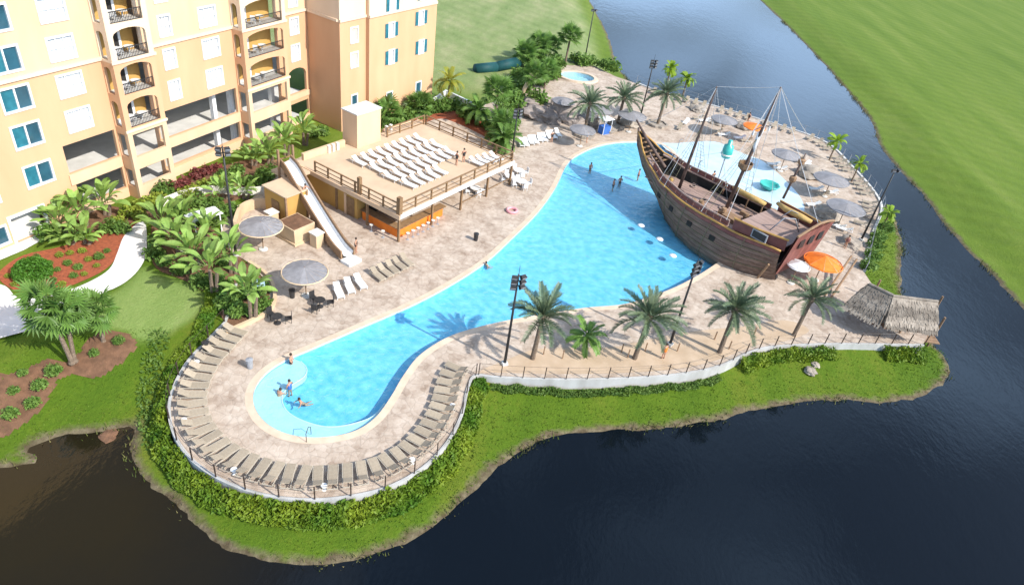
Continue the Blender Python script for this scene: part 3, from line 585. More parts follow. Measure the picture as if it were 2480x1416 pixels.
# balcony bays
def bay(s0, s1):
    ff = Face(main.P(0, -(VM-VB), 0), AB); FL = [7.15, 10.28, 13.4, 16.5, 19.6, 22.7]
    tops = FL[1:]+[TOP]
    hol = [arch(s0+.55, s1-.55, z+.12, z+2.72, .55) for z in FL[:5]]
    low = [rect(s0+.5, s1-.5, 4.35, 6.6), rect(s0+.5, s1-.5, 1.4, 3.1)]
    pierced(ff, s0, s1, -.2, 7.0, low, 'bay_base', M['cream'], hotel)
    pierced(ff, s0, s1, 7.0, 13.35, [h for h in hol if h[0][1] < 13], 'bay_front', M['peach'], hotel)
    pierced(ff, s0, s1, 13.35, TOP, [h for h in hol if h[0][1] > 13], 'bay_front', M['pale'], hotel)
    mb = MB(); fbox(mb, ff, s0-.12, s1+.12, -.12, -.003, 13.28, 13.55); fbox(mb, ff, s0-.12, s1+.12, -.1, -.003, 6.9, 7.15); mb.build('cornice', M['pale'], hotel)
    for ss in (s0, s1):
        sf = Face(ff.P(ss, 0, 0), AB+PI/2) if True else None
        lo, hi = .32, 1.5
        hs = [arch(.5, 1.35, z+.15, z+2.6, .4) for z in FL[:5]]
        off = -.28 if ss == s0 else 0
        pierced(sf, .303, 1.5, 7.0, 13.35, [h for h in hs if h[0][1] < 13], 'bay_side', M['peach'], hotel, th=.28, d=off)
        pierced(sf, .303, 1.5, 13.35, TOP, [h for h in hs if h[0][1] > 13], 'bay_side', M['pale'], hotel, th=.28, d=off)
        pierced(sf, .303, 1.5, -.2, 7.0, [rect(.45, 1.4, 4.35, 6.6), rect(.45, 1.4, 1.2, 3.0)], 'bay_side', M['peach'], hotel, th=.28, d=off)
    for i, z in enumerate(FL[:5]):
        fbox(MB(), ff, s0+.3, s1-.3, .305, 3.9, z-.22, z).build('balcony_floor', M['conc'], hotel)
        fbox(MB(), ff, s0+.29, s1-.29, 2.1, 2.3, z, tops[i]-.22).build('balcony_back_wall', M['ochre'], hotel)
        dr = fbox(MB(), ff, s0+1.5, s0+2.5, 2.04, 2.1, z+.02, z+2.25).build('balcony_door', M['dark'], hotel)
        fbox(MB(), ff, s0+2.5, s0+2.75, 1.98, 2.08, z+.02, z+2.35).build('door_frame', M['white'], dr)
        r = MB(); fbox(r, ff, s0+.5, s1-.5, .1, .16, z+1.02, z+1.09); fbox(r, ff, s0+.5, s1-.5, .1, .16, z+.13, z+.18)
        k = s0+.6
        while k < s1-.55: fbox(r, ff, k, k+.035, .11, .145, z+.18, z+1.02); k += .16
        r.build('railing', M['iron'], hotel)
        g = 'white tables on the hotel balconies'
        if z < 17:
            c = ff.P((s0+s1)/2+.6, 1.2, z)
            T = thing('balcony_table', 'small white round table with chair on the %s balcony of the %s bay' % (['lowest arched', 'second arched', 'third arched', 'topmost visible'][i], 'left' if s0 < 45 else 'right'), 'table', c, AB, g)
            MB().lathe([(0, .72), (.45, .72), (.45, .68), (0, .68)], 12).build('table_top', M['white'], T)
            MB().lathe([(.05, 0), (.05, .7)], 6).build('pedestal', M['white'], T)
            C = thing('balcony_chair', 'white chair beside the table on the %s balcony of the %s bay' % (['lowest arched', 'second arched', 'third arched', 'topmost visible'][i], 'left' if s0 < 45 else 'right'), 'chair', ff.P((s0+s1)/2-.5, 1.1, z), AB+.6, 'white chairs on the hotel balconies')
            MB().box((0, 0, .42), (.55, .5, .06)).build('seat', M['white'], C); MB().box((-.25, 0, .7), (.06, .5, .55)).build('backrest', M['white'], C)
            for x in (-.22, .22):
                for y in (-.2, .2): MB().box((x, y, .2), (.05, .05, .4)).build('leg', M['white'], C)
    fbox(MB(), ff, s0+.3, s1-.3, .3, 1.5, TOP-.4, TOP-.1).build('bay_roof', M['pale'], hotel)
bay(39.9, 44.3); bay(55.3, 61.9)
# tower wing: return wall in shade and shuttered front
T0, T1 = gp(822, 51, 13.5), gp(1051, 3, 13.5)
tw = Face(T0, math.atan2((T1-T0).y, (T1-T0).x)); TL = (T1-T0).to_2d().length
def tz(px, py): # photo point on the tower front -> (s, z)
    r = Vector(ROT@np.array([px-1240, -(py-708), -FPX])); o = Vector((0, 0, CAM_H)); t = (tw.o-o).dot(tw.n)/r.dot(tw.n); q = o+r*t
    return (q-tw.o).dot(tw.t), q.z
ST = tz(886, 60)[0]                              # the front steps forward here
wins = []
for px, pys, w, h, k in ((940, (70, 135), .95, 1.6, 'shutter'), (1012, (41, 111), .95, 1.6, 'shutter')):
    for py in pys: s, z = tz(px, py); wins.append((s, z, w, h, k))
    wins += [(s, wins[-2][1]+3.1*j, w, h, k) for j in (1, 2, 3)]
for px, py in ((935, 235), (1005, 210)): s, z = tz(px, py); wins.append((s, z, 1.0, 1.5, 'pane'))
left = [(tz(858, y)[0], tz(858, y)[1], 1.1, 1.6, 'panel') for y in (85, 145)]+[(tz(858, 243)[0], tz(858, 243)[1], .9, 1.3, 'pane')]
def tower_part(f, s0, s1, wl):
    H = [rect(s-w/2-.02, s+w/2+.02, z-h/2-.02, z+h/2+.02) for s, z, w, h, k in wl]
    for z0, z1, m, nm in ((-1.2, 13.3, 'peach', 'tower_wall'), (13.6, TOP, 'pale', 'upper_tower_wall')):
        pierced(f, s0, s1, z0, z1, [h for h in H if z0 < h[0][1] and h[2][1] < z1], nm, M[m], hotel)
    fbox(MB(), f, s0, s1, -.14, .3, 13.3, 13.6).build('cornice', M['pale'], hotel)
    for s, z, w, h, k in wl:
        if z+h/2 < 13.3 or z-h/2 > 13.6: window(f, s, z, w, h, hotel, k)
tower_part(tw, 0, ST, left)
tf = Face(tw.P(0, -.55, 0), math.atan2(tw.t.y, tw.t.x)); tower_part(tf, ST, TL, wins)
fbox(MB(), tw, ST, ST+.28, -.25, .3, -1.2, TOP).build('tower_return', M['peach'], hotel)
C0, C1 = main.P(67.2, 0, 0), tw.P(0, .3, 0)
rf = Face((C0.x, C0.y), math.atan2((C1-C0).y, (C1-C0).x)); RL = (C1-C0).length
pierced(rf, 0, RL, -1.2, 13.3, [], 'return_wall', M['peach'], hotel, th=.3, d=0)
pierced(rf, 0, RL, 13.6, TOP, [], 'return_wall', M['pale'], hotel, th=.3, d=0)
fbox(MB(), rf, -.1, RL, -.16, .3, 13.3, 13.6).build('cornice', M['pale'], hotel)
fbox(MB(), tw, TL-.3, TL, .3, 14, -1.2, TOP).build('tower_side', M['peach'], hotel)
fbox(MB(), tw, .3, TL-.3, .3, 14, TOP-.4, TOP-.1).build('tower_roof', M['pale'], hotel)
# ------------------------------------------------------------------ pool bar with its roof terrace
A2 = math.radians(59.2); ca, sa = math.cos(A2), math.sin(A2)
def bw(U, V, z=0): return Vector((U*ca-V*sa, U*sa+V*ca, z))
U0, V0 = 42.3, 38.8
bar = thing('pool_bar', 'flat roofed ochre pool bar with railed sun terrace on top', 'bar building', bw(U0, V0), A2)
# local x = U-U0 (0..19), y = V-V0 (0..13)
def B(x0, x1, y0, y1, z0, z1, name, m, par=bar): return MB().box(((x0+x1)/2, (y0+y1)/2, (z0+z1)/2), (x1-x0, y1-y0, z1-z0)).build(name, M[m], par)
B(.3, 19.2, .3, 15.2, 2.75, 3.05, 'roof_slab', 'roofdeck')
B(.2, 19.3, .12, .297, 2.68, 3.1, 'fascia', 'white'); B(.12, .297, .12, 15.3, 2.62, 3.1, 'fascia', 'cream'); B(19.203, 19.35, .12, 15.3, 2.68, 3.1, 'fascia', 'cream')
B(.5, 8.6, 6.2, 14.5, 0, 2.74, 'store_room', 'ochre')
B(.44, .5, 6.6, 7.7, 0, 2.1, 'door', 'rail'); B(.40, .5, 7.7, 8.0, 0, 2.3, 'door_jamb', 'cream')
B(8.6, 18.6, 9.4, 14.5, 0, 2.74, 'back_room', 'cream')
# counter in an L with orange front
B(.9, 7.6, .9, 1.5, 0, 1.05, 'counter', 'orange'); B(.9, 1.5, 1.5, 5.9, 0, 1.05, 'counter', 'orange'); B(.7, 7.9, .65, 1.6, 1.06, 1.12, 'counter_top', 'rail'); B(.7, 1.6, 1.6, 6.0, 1.06, 1.12, 'counter_top', 'rail')
B(1.6, 7.4, 5.9, 6.19, .2, 2.4, 'back_shelf', 'dark'); B(7.4, 8.3, 3.5, 6.0, 0, 2.2, 'cooler', 'orange')
for x in (.32, 5.2, 9.9, 14.5, 19.0):
    B(x, x+.2, .32, .52, 0, 2.74, 'post', 'rail')
for y in (4.6, 9.0): B(.32, .52, y, y+.2, 0, 2.74, 'post', 'rail')
for x in (11.5, 16.5): B(x, x+.16, .4, .5, .75, .9, 'bracket', 'rail')
mb = MB(); mb.box((12.2, .42, .85), (4.4, .06, .08)).box((16.8, .42, .85), (4.2, .06, .08)); mb.build('low_rail', M['rail'], bar)
# terrace railing
def railing(p, q, n, top=1.12):
    p, q = Vector(p), Vector(q); r = MB()
    r.bar(p+Vector((0, 0, top)), q+Vector((0, 0, top)), .14, .09).build('handrail', M['rail'], bar)
    MB().bar(p+Vector((0, 0, .18)), q+Vector((0, 0, .18)), .06, .1).build('bottom_rail', M['rail'], bar)
    MB().bar(p+Vector((0, 0, .62)), q+Vector((0, 0, .62)), .05, .07).build('middle_rail', M['rail'], bar)
    for k in range(n+1):
        a = p.lerp(q, k/n); MB().box((a.x, a.y, a.z+(top+.06)/2), (.15, .15, top+.06)).build('rail_post', M['rail'], bar)
railing((.42, .45, 3.06), (19.0, .45, 3.06), 8); railing((.42, .62, 3.06), (.42, 12.2, 3.06), 6); railing((19.0, .62, 3.06), (19.0, 13.6, 3.06), 6)
railing((12.5, 13.8, 3.06), (18.8, 13.8, 3.06), 3)
B(.2, .62, .2, .62, 3.05, 4.9, 'corner_post', 'rail'); B(.25, .6, 5.6, 5.95, 3.05, 4.9, 'corner_post', 'rail')
# stair tower on the terrace
B(7.6, 11.2, 13.6, 15.9, -.1, 6.9, 'stair_tower', 'cream'); B(7.5, 11.3, 13.5, 16.0, 6.9, 7.02, 'tower_cap', 'conc')
B(13.2, 18.5, 15.25, 15.4, 2.6, 3.3, 'rear_parapet', 'cream')
for x in (4.4, 5.0, 5.6, 13.2, 13.9): B(x, x+.3, 14.6, 14.9, 3.05, 3.9, 'parapet_pier', 'offwhite')
B(1.2, 7.0, 14.85, 15.2, 3.06, 3.8, 'parapet_wall', 'tan')
B(-2.6, .1, 12.6, 15.3, 2.75, 3.05, 'stair_landing', 'roofdeck')
mb = MB(); mb.box((-1.3, 15.2, 3.9), (2.6, .1, .1)).box((-1.3, 15.2, 3.5), (2.6, .06, .06)).box((-2.5, 14, 3.9), (.1, 2.5, .1)); mb.build('landing_rail', M['rail'], bar)
# ------------------------------------------------------------------ water slide from the terrace
sl_ = thing('water_slide', 'straight white water slide with brown timber sides beside the pool bar', 'slide', bw(38.6, 46.5), A2)
def loc2(U, V, z): return Vector((U-38.6, V-46.5, z))
path = [loc2(40.6, 53.0, 4.0), loc2(40.3, 51.6, 3.75), loc2(39.75, 49.6, 2.9), loc2(38.9, 46.6, 1.75), loc2(38.0, 43.6, .85), loc2(37.4, 41.6, .42), loc2(37.05, 40.2, .36)]
path = catmull(path, 4, False); side = []
mb = MB(); L_, R_ = MB(), MB(); lip = MB()
for a, b in zip(path, path[1:]):
    t = (b-a).normalized(); x = t.cross(Vector((0, 0, 1))).normalized()
    prof = [(-.55, .42), (-.42, .12), (0, .0), (.42, .12), (.55, .42)]
    for (p0, h0), (p1, h1) in zip(prof, prof[1:]):
        mb.quad(a+x*p0+Vector((0, 0, h0)), a+x*p1+Vector((0, 0, h1)), b+x*p1+Vector((0, 0, h1)), b+x*p0+Vector((0, 0, h0)))
    for s, q in ((-1, L_), (1, R_)):
        q.bar(a+x*s*.66+Vector((0, 0, .28)), b+x*s*.66+Vector((0, 0, .28)), .14, .85)
mb.build('flume', M['white'], sl_, smooth=True); L_.build('side_board', M['wood'], sl_); R_.build('side_board', M['wood'], sl_)
for k in (3, 8, 12, 17):
    a = path[k]
    for s in (-.6, .6): MB().box((a.x+s, a.y, a.z/2), (.16, .16, a.z)).build('support_post', M['wood'], sl_)
for s in (-.9, .9): MB().box((path[1].x+s, path[1].y, 2.9), (.2, .2, 5.6)).build('tall_post', M['wood'], sl_)
MB().box((path[-1].x-.1, path[-1].y-.5, .14), (1.5, 1.2, .28)).build('run_out', M['white'], sl_)
# stair house and screen under the slide
sh = thing('slide_stair_house', 'narrow ochre stair house with timber screen left of the slide', 'stair house', bw(38.2, 50.2), A2)
MB().box((0, 0, 1.5), (2.4, 3.2, 3.0)).build('wall', M['ochre'], sh); MB().box((0, 0, 3.06), (2.7, 3.5, .12)).build('roof', M['roofdeck'], sh)
for x in (-1.28, 1.28): MB().box((x, -1.68, 1.55), (.18, .18, 3.1)).build('post', M['wood'], sh)
MB().box((-1.24, 0, 1.1), (.06, 1.1, 2.0)).build('door', M['rail'], sh)
pl = thing('slide_planter', 'tall tapered tan stucco planter at the foot of the slide stair', 'planter', bw(36.2, 46.3), A2)
mb = MB(); mb.box((0, 0, .85), (2.2, 2.2, 1.7), taper=1.12); mb.build('body', M['tan'], pl)
MB().box((0, 0, 1.68), (2.2, 2.2, .12), taper=1.02).build('soil', M['bmulch'], pl); MB().box((0, 0, .12), (2.6, 2.6, .24)).build('plinth', M['tan'], pl)
for k, (U, V) in enumerate(((36.0, 49.6), (36.6, 43.9), (34.9, 48.6))):
    t = thing('planter_pier', ['tan stucco pier behind the tapered planter', 'short tan stucco pier between planter and slide foot', 'tan stucco pier near the left grey parasol'][k], 'pier', bw(U, V), A2)
    MB().box((0, 0, .7), (.9, .9, 1.4)).build('shaft', M['tan'], t); MB().box((0, 0, 1.45), (1.05, 1.05, .1)).build('cap', M['offwhite'], t)
# low wall behind the left parasol
wl = catmull(G([(575,560),(590,520),(625,505),(660,508)]), 5, False)
tag(MB().wall(wl, 0, 1.0, th=.35).build('seat_wall', M['tan'], fix=True), 'low curved tan wall behind the left grey parasol', 'wall')
wl = catmull(G([(395,500),(450,478),(510,468),(580,472),(640,468),(690,452)], 0), 5, False)
tag(MB().wall(wl, -.2, .75, th=.25).build('garden_wall', M['offwhite'], fix=True), 'low pale garden wall winding through the shrubs', 'wall')
wl = G([(1030,268),(1080,232),(1155,268)])
tag(MB().wall(wl, -.3, .8, th=.35).build('garden_wall', M['white'], fix=True), 'angled white garden wall at the tower corner below the field', 'wall')
# ------------------------------------------------------------------ pirate ship
SB, SS = Vector((12.1, 79.0, 0)), Vector((28.35, 62.25, 0))        # stem head and transom centre (plan)
ax = (SB-SS); SL = ax.length; san = math.atan2(ax.y, ax.x)
ship = thing('pirate_ship', 'dark timber pirate ship playground with masts beside the pool', 'ship', SS, san)
def lerp(a, b, t): return a+(b-a)*t
def tab(T, t):
    for (a, x), (b, y) in zip(T, T[1:]):
        if t <= b: q = (t-a)/(b-a); q = q*q*(3-2*q)*.5+q*.5; return lerp(x, y, q)
    return T[-1][1]
HB = [(0, 4.0), (.2, 4.35), (.4, 4.3), (.55, 3.95), (.66, 3.4), (.8, 2.35), (.9, 1.35), (1.0, .12)]     # half beam at the rail
WB = [(0, 2.4), (.05, 3.4), (.126, 4.5), (.235, 5.2), (.36, 5.1), (.49, 4.3), (.6, 2.9), (.72, .95), (.8, .2), (1.0, .06)]     # half beam at the water
SH = [(0, 4.0), (.25, 3.5), (.5, 3.4), (.7, 3.7), (.85, 4.6), (1.0, 6.5)]                # sheer height
KB = [(0, -.1), (.12, -.3), (.2, -.6), (.7, -.6), (.8, .4), (.9, 2.4), (.97, 4.2), (1.0, 5.4)]       # lower edge
def hull_pt(t, q, side, out=0):
    """q 0 at the bottom edge, 1 at the rail"""
    zs, zk = tab(SH, t), tab(KB, t); z = lerp(zk, zs, q)
    w = lerp(tab(WB, t), tab(HB, t), q)+.35*math.sin(PI*q)*min(1, tab(HB, t)/2)
    return Vector((t*SL, side*(w+out), z))
NS, NT = 9, 30
for side in (-1, 1):
    mb = MB()
    for i in range(NT):
        for k in range(6):
            a, b = i/NT, (i+1)/NT; p = [hull_pt(a, k/6, side, -.08), hull_pt(b, k/6, side, -.08), hull_pt(b, (k+1)/6, side, -.08), hull_pt(a, (k+1)/6, side, -.08)]
            mb.quad(*p)
    mb.build('hull_side', M['dark'], ship)
    for k in range(NS):                          # clinker strakes, each a plank of its own
        mb = MB(); q0, q1 = k/NS+.006, (k+1)/NS-.006
        for i in range(NT):
            a, b = i/NT, (i+1)/NT
            A = [hull_pt(a, q0, side, .045), hull_pt(b, q0, side, .045), hull_pt(b, q1, side, 0), hull_pt(a, q1, side, 0)]
            C = [hull_pt(a, q0, side, -.06), hull_pt(b, q0, side, -.06), hull_pt(b, q1, side, -.06), hull_pt(a, q1, side, -.06)]
            mb.quad(*A); mb.quad(A[0], A[1], C[1], C[0]); mb.quad(A[3], A[2], C[2], C[3])
        mb.build('plank', M['hullred'] if k in (8,) else M['hull'], ship)
    def along(q, out, t0=0, t1=1, n=30): return [hull_pt(lerp(t0, t1, i/n), q, side, out) for i in range(n+1)]
    MB().tube(along(1.0, .04), .11, 6).build('gunwale_rail', M['gold'], ship, smooth=True)
    for q in (.32, .55, .76): MB().tube(along(q, .07, .03, .9), .035, 5).build('rubbing_strake', M['drope'], ship)
    for t in (.16, .34, .5, .64): MB().tube([hull_pt(t, i/6, side, .09) for i in range(7)], .04, 5).build('hull_rib', M['drope'], ship)
    for t in (.30, .44, .58, .70):               # gun ports
        c = hull_pt(t, .62, side, .02); d = hull_pt(t+.01, .62, side)-hull_pt(t-.01, .62, side)
        o = MB().box((0, 0, 0), (.7, .1, .6)).build('gun_port', M['dark'], ship); o.location = c+Vector((0, side*.04, 0)); o.rotation_euler = (side*.1, 0, math.atan2(d.y, d.x))
# bulwark planks inside the rail, deck planks
for side in (-1, 1):
    mb = MB()
    for i in range(26):
        a, b = lerp(.27, .86, i/26), lerp(.27, .86, (i+1)/26)
        za, zb = tab(SH, a), tab(SH, b); ya, yb = side*(tab(HB, a)-.4), side*(tab(HB, b)-.4)
        mb.bar((a*SL, ya, za+.02), (b*SL, yb, zb+.02), .35, .12)
        if i % 2 == 0: mb.box((a*SL, ya, za+.35), (.09, .09, .6))
        mb.bar((a*SL, ya, za+.66), (b*SL, yb, zb+.66), .12, .1)
    mb.build('bulwark', M['shipdeck'], ship)
    for i in range(13):                          # bulwark boards between the stanchions
        a, b = lerp(.27, .80, (i+.04)/13), lerp(.27, .80, (i+.96)/13); za, zb = tab(SH, a), tab(SH, b)
        MB().bar((a*SL, side*(tab(HB, a)-.32), za+.33), (b*SL, side*(tab(HB, b)-.32), zb+.33), .06, .5).build('bulwark_board', M['hullred'], ship)
DZ = 2.5
for k in range(-9, 9):
    y = (k+.5)*.5; ts = [i/60 for i in range(61) if tab(HB, i/60)-.25 > abs(y)+.25 and .24 < i/60 < .88]
    if ts: MB().box(((ts[0]+ts[-1])/2*SL, y, DZ-.05), ((ts[-1]-ts[0])*SL, .47, .1)).build('deck_plank', M['shipdeck'], ship)
MB().poly([hull_pt(i/30, .7, -1, -.2) for i in range(0, 25)]+[hull_pt(i/30, .7, 1, -.2) for i in reversed(range(0, 25))], z=DZ-.15).build('deck_base', M['dark'], ship)
# forecastle grating
mb = MB()
for i in range(7):
    t = .84+i*.022; z = tab(SH, t)-.35; hb = tab(HB, t)-.15
    mb.box((t*SL, 0, z), (.28, hb*2, .08))
mb.build('forecastle_grating', M['wood'], ship)
# quarterdeck, cabin, transom
qd = MB(); qd.box((3.0, 0, 4.0), (5.6, 6.6, .14)); qd.build('quarterdeck', M['shipdeck'], ship)
MB().box((5.75, 0, 3.2), (.12, 6.4, 1.5)).build('cabin_front', M['hullred'], ship)
for y in (-1.6, 1.6): MB().box((5.83, y, 3.1), (.06, 1.1, 1.2)).build('cabin_door', M['dark'], ship)
for side in (-1, 1):
    mb = MB(); P = [(0, 3.35, 3.7), (1.5, 3.7, 3.6), (3, 4.0, 3.55), (5.6, 4.25, 3.5)]
    for (x0, y0, z0), (x1, y1, z1) in zip(P, P[1:]): mb.bar((x0, side*y0, 4.4), (x1, side*y1, 4.25), .12, 1.2)
    mb.build('quarter_bulwark', M['hullred'], ship)
    MB().tube([(-.1, side*3.4, 5.1), (1.5, side*3.75, 5.0), (3, side*4.05, 4.92), (5.7, side*4.3, 4.85)], .1, 6).build('quarter_rail', M['gold'], ship)
    g = MB().box((2.6, side*4.08, 4.35), (1.5, .14, .75)).build('quarter_window', M['iron'], ship)
    mb = MB(); mb.box((2.6, side*4.1, 4.76), (1.75, .16, .1)).box((2.6, side*4.1, 3.94), (1.75, .16, .1)).box((1.78, side*4.1, 4.35), (.1, .16, .74)).box((3.42, side*4.1, 4.35), (.1, .16, .74)); mb.build('window_frame', M['grey'], g)
tr = MB()
n = 8
for k in range(n):                               # transom boards, raked aft
    y0, y1 = lerp(-3.3, 3.3, k/n)+.02, lerp(-3.3, 3.3, (k+1)/n)-.02
    MB().quad((-.1, y0, 1.0), (-.1, y1, 1.0), (-.9, y1*1.05, 6.0), (-.9, y0*1.05, 6.0)).quad((.1, y1, 1.0), (.1, y0, 1.0), (-.7, y0*1.05, 6.0), (-.7, y1*1.05, 6.0)).build('transom_board', M['hullred'], ship)
MB().tube([(-.8, -3.5, 5.9), (-.95, -1.8, 6.4), (-.95, 0, 6.6), (-.95, 1.8, 6.4), (-.8, 3.5, 5.9)], .14, 6).build('taffrail', M['wood'], ship)
for y in (-1.8, 0, 1.8): MB().box((-.75, y, 4.6), (.1, .9, .9)).build('stern_window', M['iron'], ship)
# stem, bowsprit
MB().tube([hull_pt(.9, 0, 1)*Vector((1, 0, 1)) if False else Vector((.74*SL, 0, -.4)), Vector((.83*SL, 0, 1.0)), Vector((.92*SL, 0, 2.9)), Vector((.985*SL, 0, 5.0)), Vector((1.01*SL, 0, 6.9))], [.2, .24, .24, .22, .12], 6).build('stem', M['mast'], ship)
MB().tube([(.79*SL, 0, 4.0), (.93*SL, .1, 6.0), (1.03*SL, .15, 7.7)], [.2, .17, .1], 8).build('bowsprit', M['mast'], ship, smooth=True)
def W2S(p): q = p-SS; c, s = math.cos(-san), math.sin(-san); return Vector((q.x*c-q.y*s, q.x*s+q.y*c, p.z))
fm, mm, zm = W2S(gp(1645, 455, 2.6)), W2S(gp(1760, 502, 2.6)), W2S(gp(1897, 480, 3.4))
def mast(b, tip, r, name='mast'):
    b, tip = Vector(b), Vector(tip); return MB().tube([b, b.lerp(tip, .4), b.lerp(tip, .75), tip], [r, r*.85, r*.65, r*.4], 8).build(name, M['mast'], ship, smooth=True)
ft = fm+Vector((-.9, 0, 12.3)); mt = mm+Vector((-1.3, 0, 14.2)); zt = zm+Vector((-.5, 0, 5.8))
mast(fm, ft, .2, 'foremast'); mo = mast(mm, mt, .23, 'mainmast'); mast(zm, zt, .16, 'mizzen_mast')
def onm(b, t, q): return b.lerp(t, q)
c = onm(mm, mt, .36); mb = MB(); mb.lathe([(.35, -.35), (.75, .0), (.8, .55), (.72, .55), (.68, .05), (.2, -.1)], 10, c); mb.build('crows_nest', M['wood'], mo)
c = onm(mm, mt, .68); MB().tube([c+Vector((0, -1.5, .1)), c+Vector((0, 0, .3)), c+Vector((0, 1.5, .1))], [.05, .09, .05], 6).build('yard', M['mast'], mo)
for s in (-1.45, 1.45): MB().tube([c+Vector((0, s, .05)), c+Vector((0, s*1.02, -.45))], .08, 5).build('block_lantern', M['white'], mo)
MB().tube([c+Vector((.1, -.5, .0)), c+Vector((.15, -.1, -.6)), c+Vector((.1, .1, -1.8)), c+Vector((.05, .0, -2.6))], [.1, .26, .22, .08], 7).build('furled_sail', M['white'], mo, smooth=True)
for q, zz in ((zm, .42), (zm, .8)):
    c = onm(zm, zt, zz); MB().lathe([(.2, -.3), (.42, 0), (.42, .35), (.2, .5)], 8, c).build('fighting_top', M['wood'], ship)
def rope(a, b, sag=.2, r=.025, m='rope'):
    a, b = Vector(a), Vector(b); P = [a.lerp(b, i/8)-Vector((0, 0, sag*4*(i/8)*(1-i/8))) for i in range(9)]
    return MB().tube(P, r, 4).build('rigging_rope', M[m], ship)
rope(ft, mt, .1, .03); rope(ft, (1.0*SL, 0, 7.0), .1, .02); rope(ft, mm+Vector((.3, 0, 1)), .1, .018)
for s in (-1, 1):
    rope(ft, (fm.x-.5, s*3.9, 3.8), .1, .03); rope(ft, (fm.x+.6, s*3.5, 3.9), .1, .02)
    rope(mt, (mm.x-.4, s*4.4, 3.7), .1, .03); rope(mt, (mm.x-3.4, s*4.2, 4.2), .1, .03)
    rope(mt, onm(mm, mt, .68)+Vector((0, s*1.45, .1)), 0, .035)
rope(mt, (-.8, 0, 6.4), .1, .035)
for s in (-1, 1):                                # shrouds with ratlines
    for mb_, top_ in ((fm, ft), (mm, mt)):
        T_ = mb_.lerp(top_, .62); feet = [Vector((mb_.x+d_, s*(tab(HB, (mb_.x+d_)/SL)-.2), tab(SH, (mb_.x+d_)/SL)+.1)) for d_ in (-.9, -.1, .7)]
        for f_ in feet: rope(T_, f_, 0, .022, 'drope')
        r_ = MB()
        for k in range(1, 12): r_.tube([feet[0].lerp(T_, k/14), feet[1].lerp(T_, k/14), feet[2].lerp(T_, k/14)], .014, 3)
        r_.build('ratlines', M['drope'], ship)
rr = random.Random(8)
for k in range(9):                               # coiled ropes, crates and sacks left about the deck
    t = rr.uniform(.3, .8); y = rr.uniform(-.7, .6)*tab(HB, t); p = (t*SL, y, DZ)
    if k % 3 == 0: MB().box((p[0], p[1], DZ+.22), (.55, .45, .44), rr.random()).build('crate', M['wood'], ship)
    elif k % 3 == 1: MB().lathe([(.18, 0), (.36, .02), (.38, .14), (.2, .16)], 12, p).build('rope_coil', M['net'], ship)
    else: MB().lathe([(.1, 0), (.3, .1), (.28, .3), (.08, .5)], 8, p).build('sack', M['canvas'], ship)
rope(mt, W2S(gp(1960, 332, .6)), .2, .05)
# rolled canvas awnings along the far rail, cargo nets and barrels on deck
for a, b in (((6.6, -3.1), (11.0, -3.4)), ((1.0, -2.7), (5.3, -3.1))):
    zz = 4.2 if b[0] > 6 and a[0] > 6 else 5.0
    MB().tube([(a[0], a[1], zz), (lerp(a[0], b[0], .3), a[1]+.12, zz+.08), (lerp(a[0], b[0], .7), a[1]+.1, zz+.05), (b[0], b[1], zz)], [.3, .42, .4, .26], 9, flat=.75).build('rolled_awning', M['canvas'], ship, smooth=True)
for x in (6.9, 8.8, 10.8): MB().box((x, -3.3, 3.3), (.12, .12, 1.6)).build('awning_post', M['wood'], ship)
MB().tube([(1.2, -1.2, 4.1), (1.8, -.6, 5.5), (2.4, .6, 5.6), (3.0, 1.4, 4.1)], .07, 6).build('arched_pipe', M['grey'], ship, smooth=True)
MB().tube([(2.0, -2.3, 4.1), (2.4, -2.4, 5.3), (3.2, -2.2, 5.4), (4.0, -1.6, 4.1)], .06, 6).build('arched_pipe', M['grey'], ship, smooth=True)
mb = MB(); rr = random.Random(3)
for k in range(420):
    t = rr.uniform(.27, .66); hb = tab(HB, t); y = rr.uniform(hb-1.2, hb-.3); z = DZ+.2+rr.random()*.9
    p = Vector((t*SL, y, z)); q = p+Vector((rr.uniform(-.5, .5), rr.uniform(-.3, .3), rr.uniform(-.1, .35))); mb.tube([p, q], .045, 4)
o = mb.build('rope_net', M['net'], ship)
for x, y in ((11.6, 1.4), (12.3, 1.9), (9.2, .4), (7.2, -1.0)):
    MB().lathe([(.26, 0), (.34, .4), (.26, .8), (0, .8)], 10, (x, y, DZ)).build('barrel', M['wood'], ship)
MB().box((8.0, .6, DZ+.25), (1.6, 1.4, .5)).build('hatch', M['wood'], ship)
# side boom spars resting from the deck to the hull on the near side
for a, b in (((1805, 655), (1852, 600)), ((1835, 672), (1862, 640))):
    p = W2S(gp(a[0], a[1], .1)); q = W2S(gp(b[0], b[1], 2.2)); MB().tube([p, q], .12, 6).build('prop_spar', M['wood'], ship)
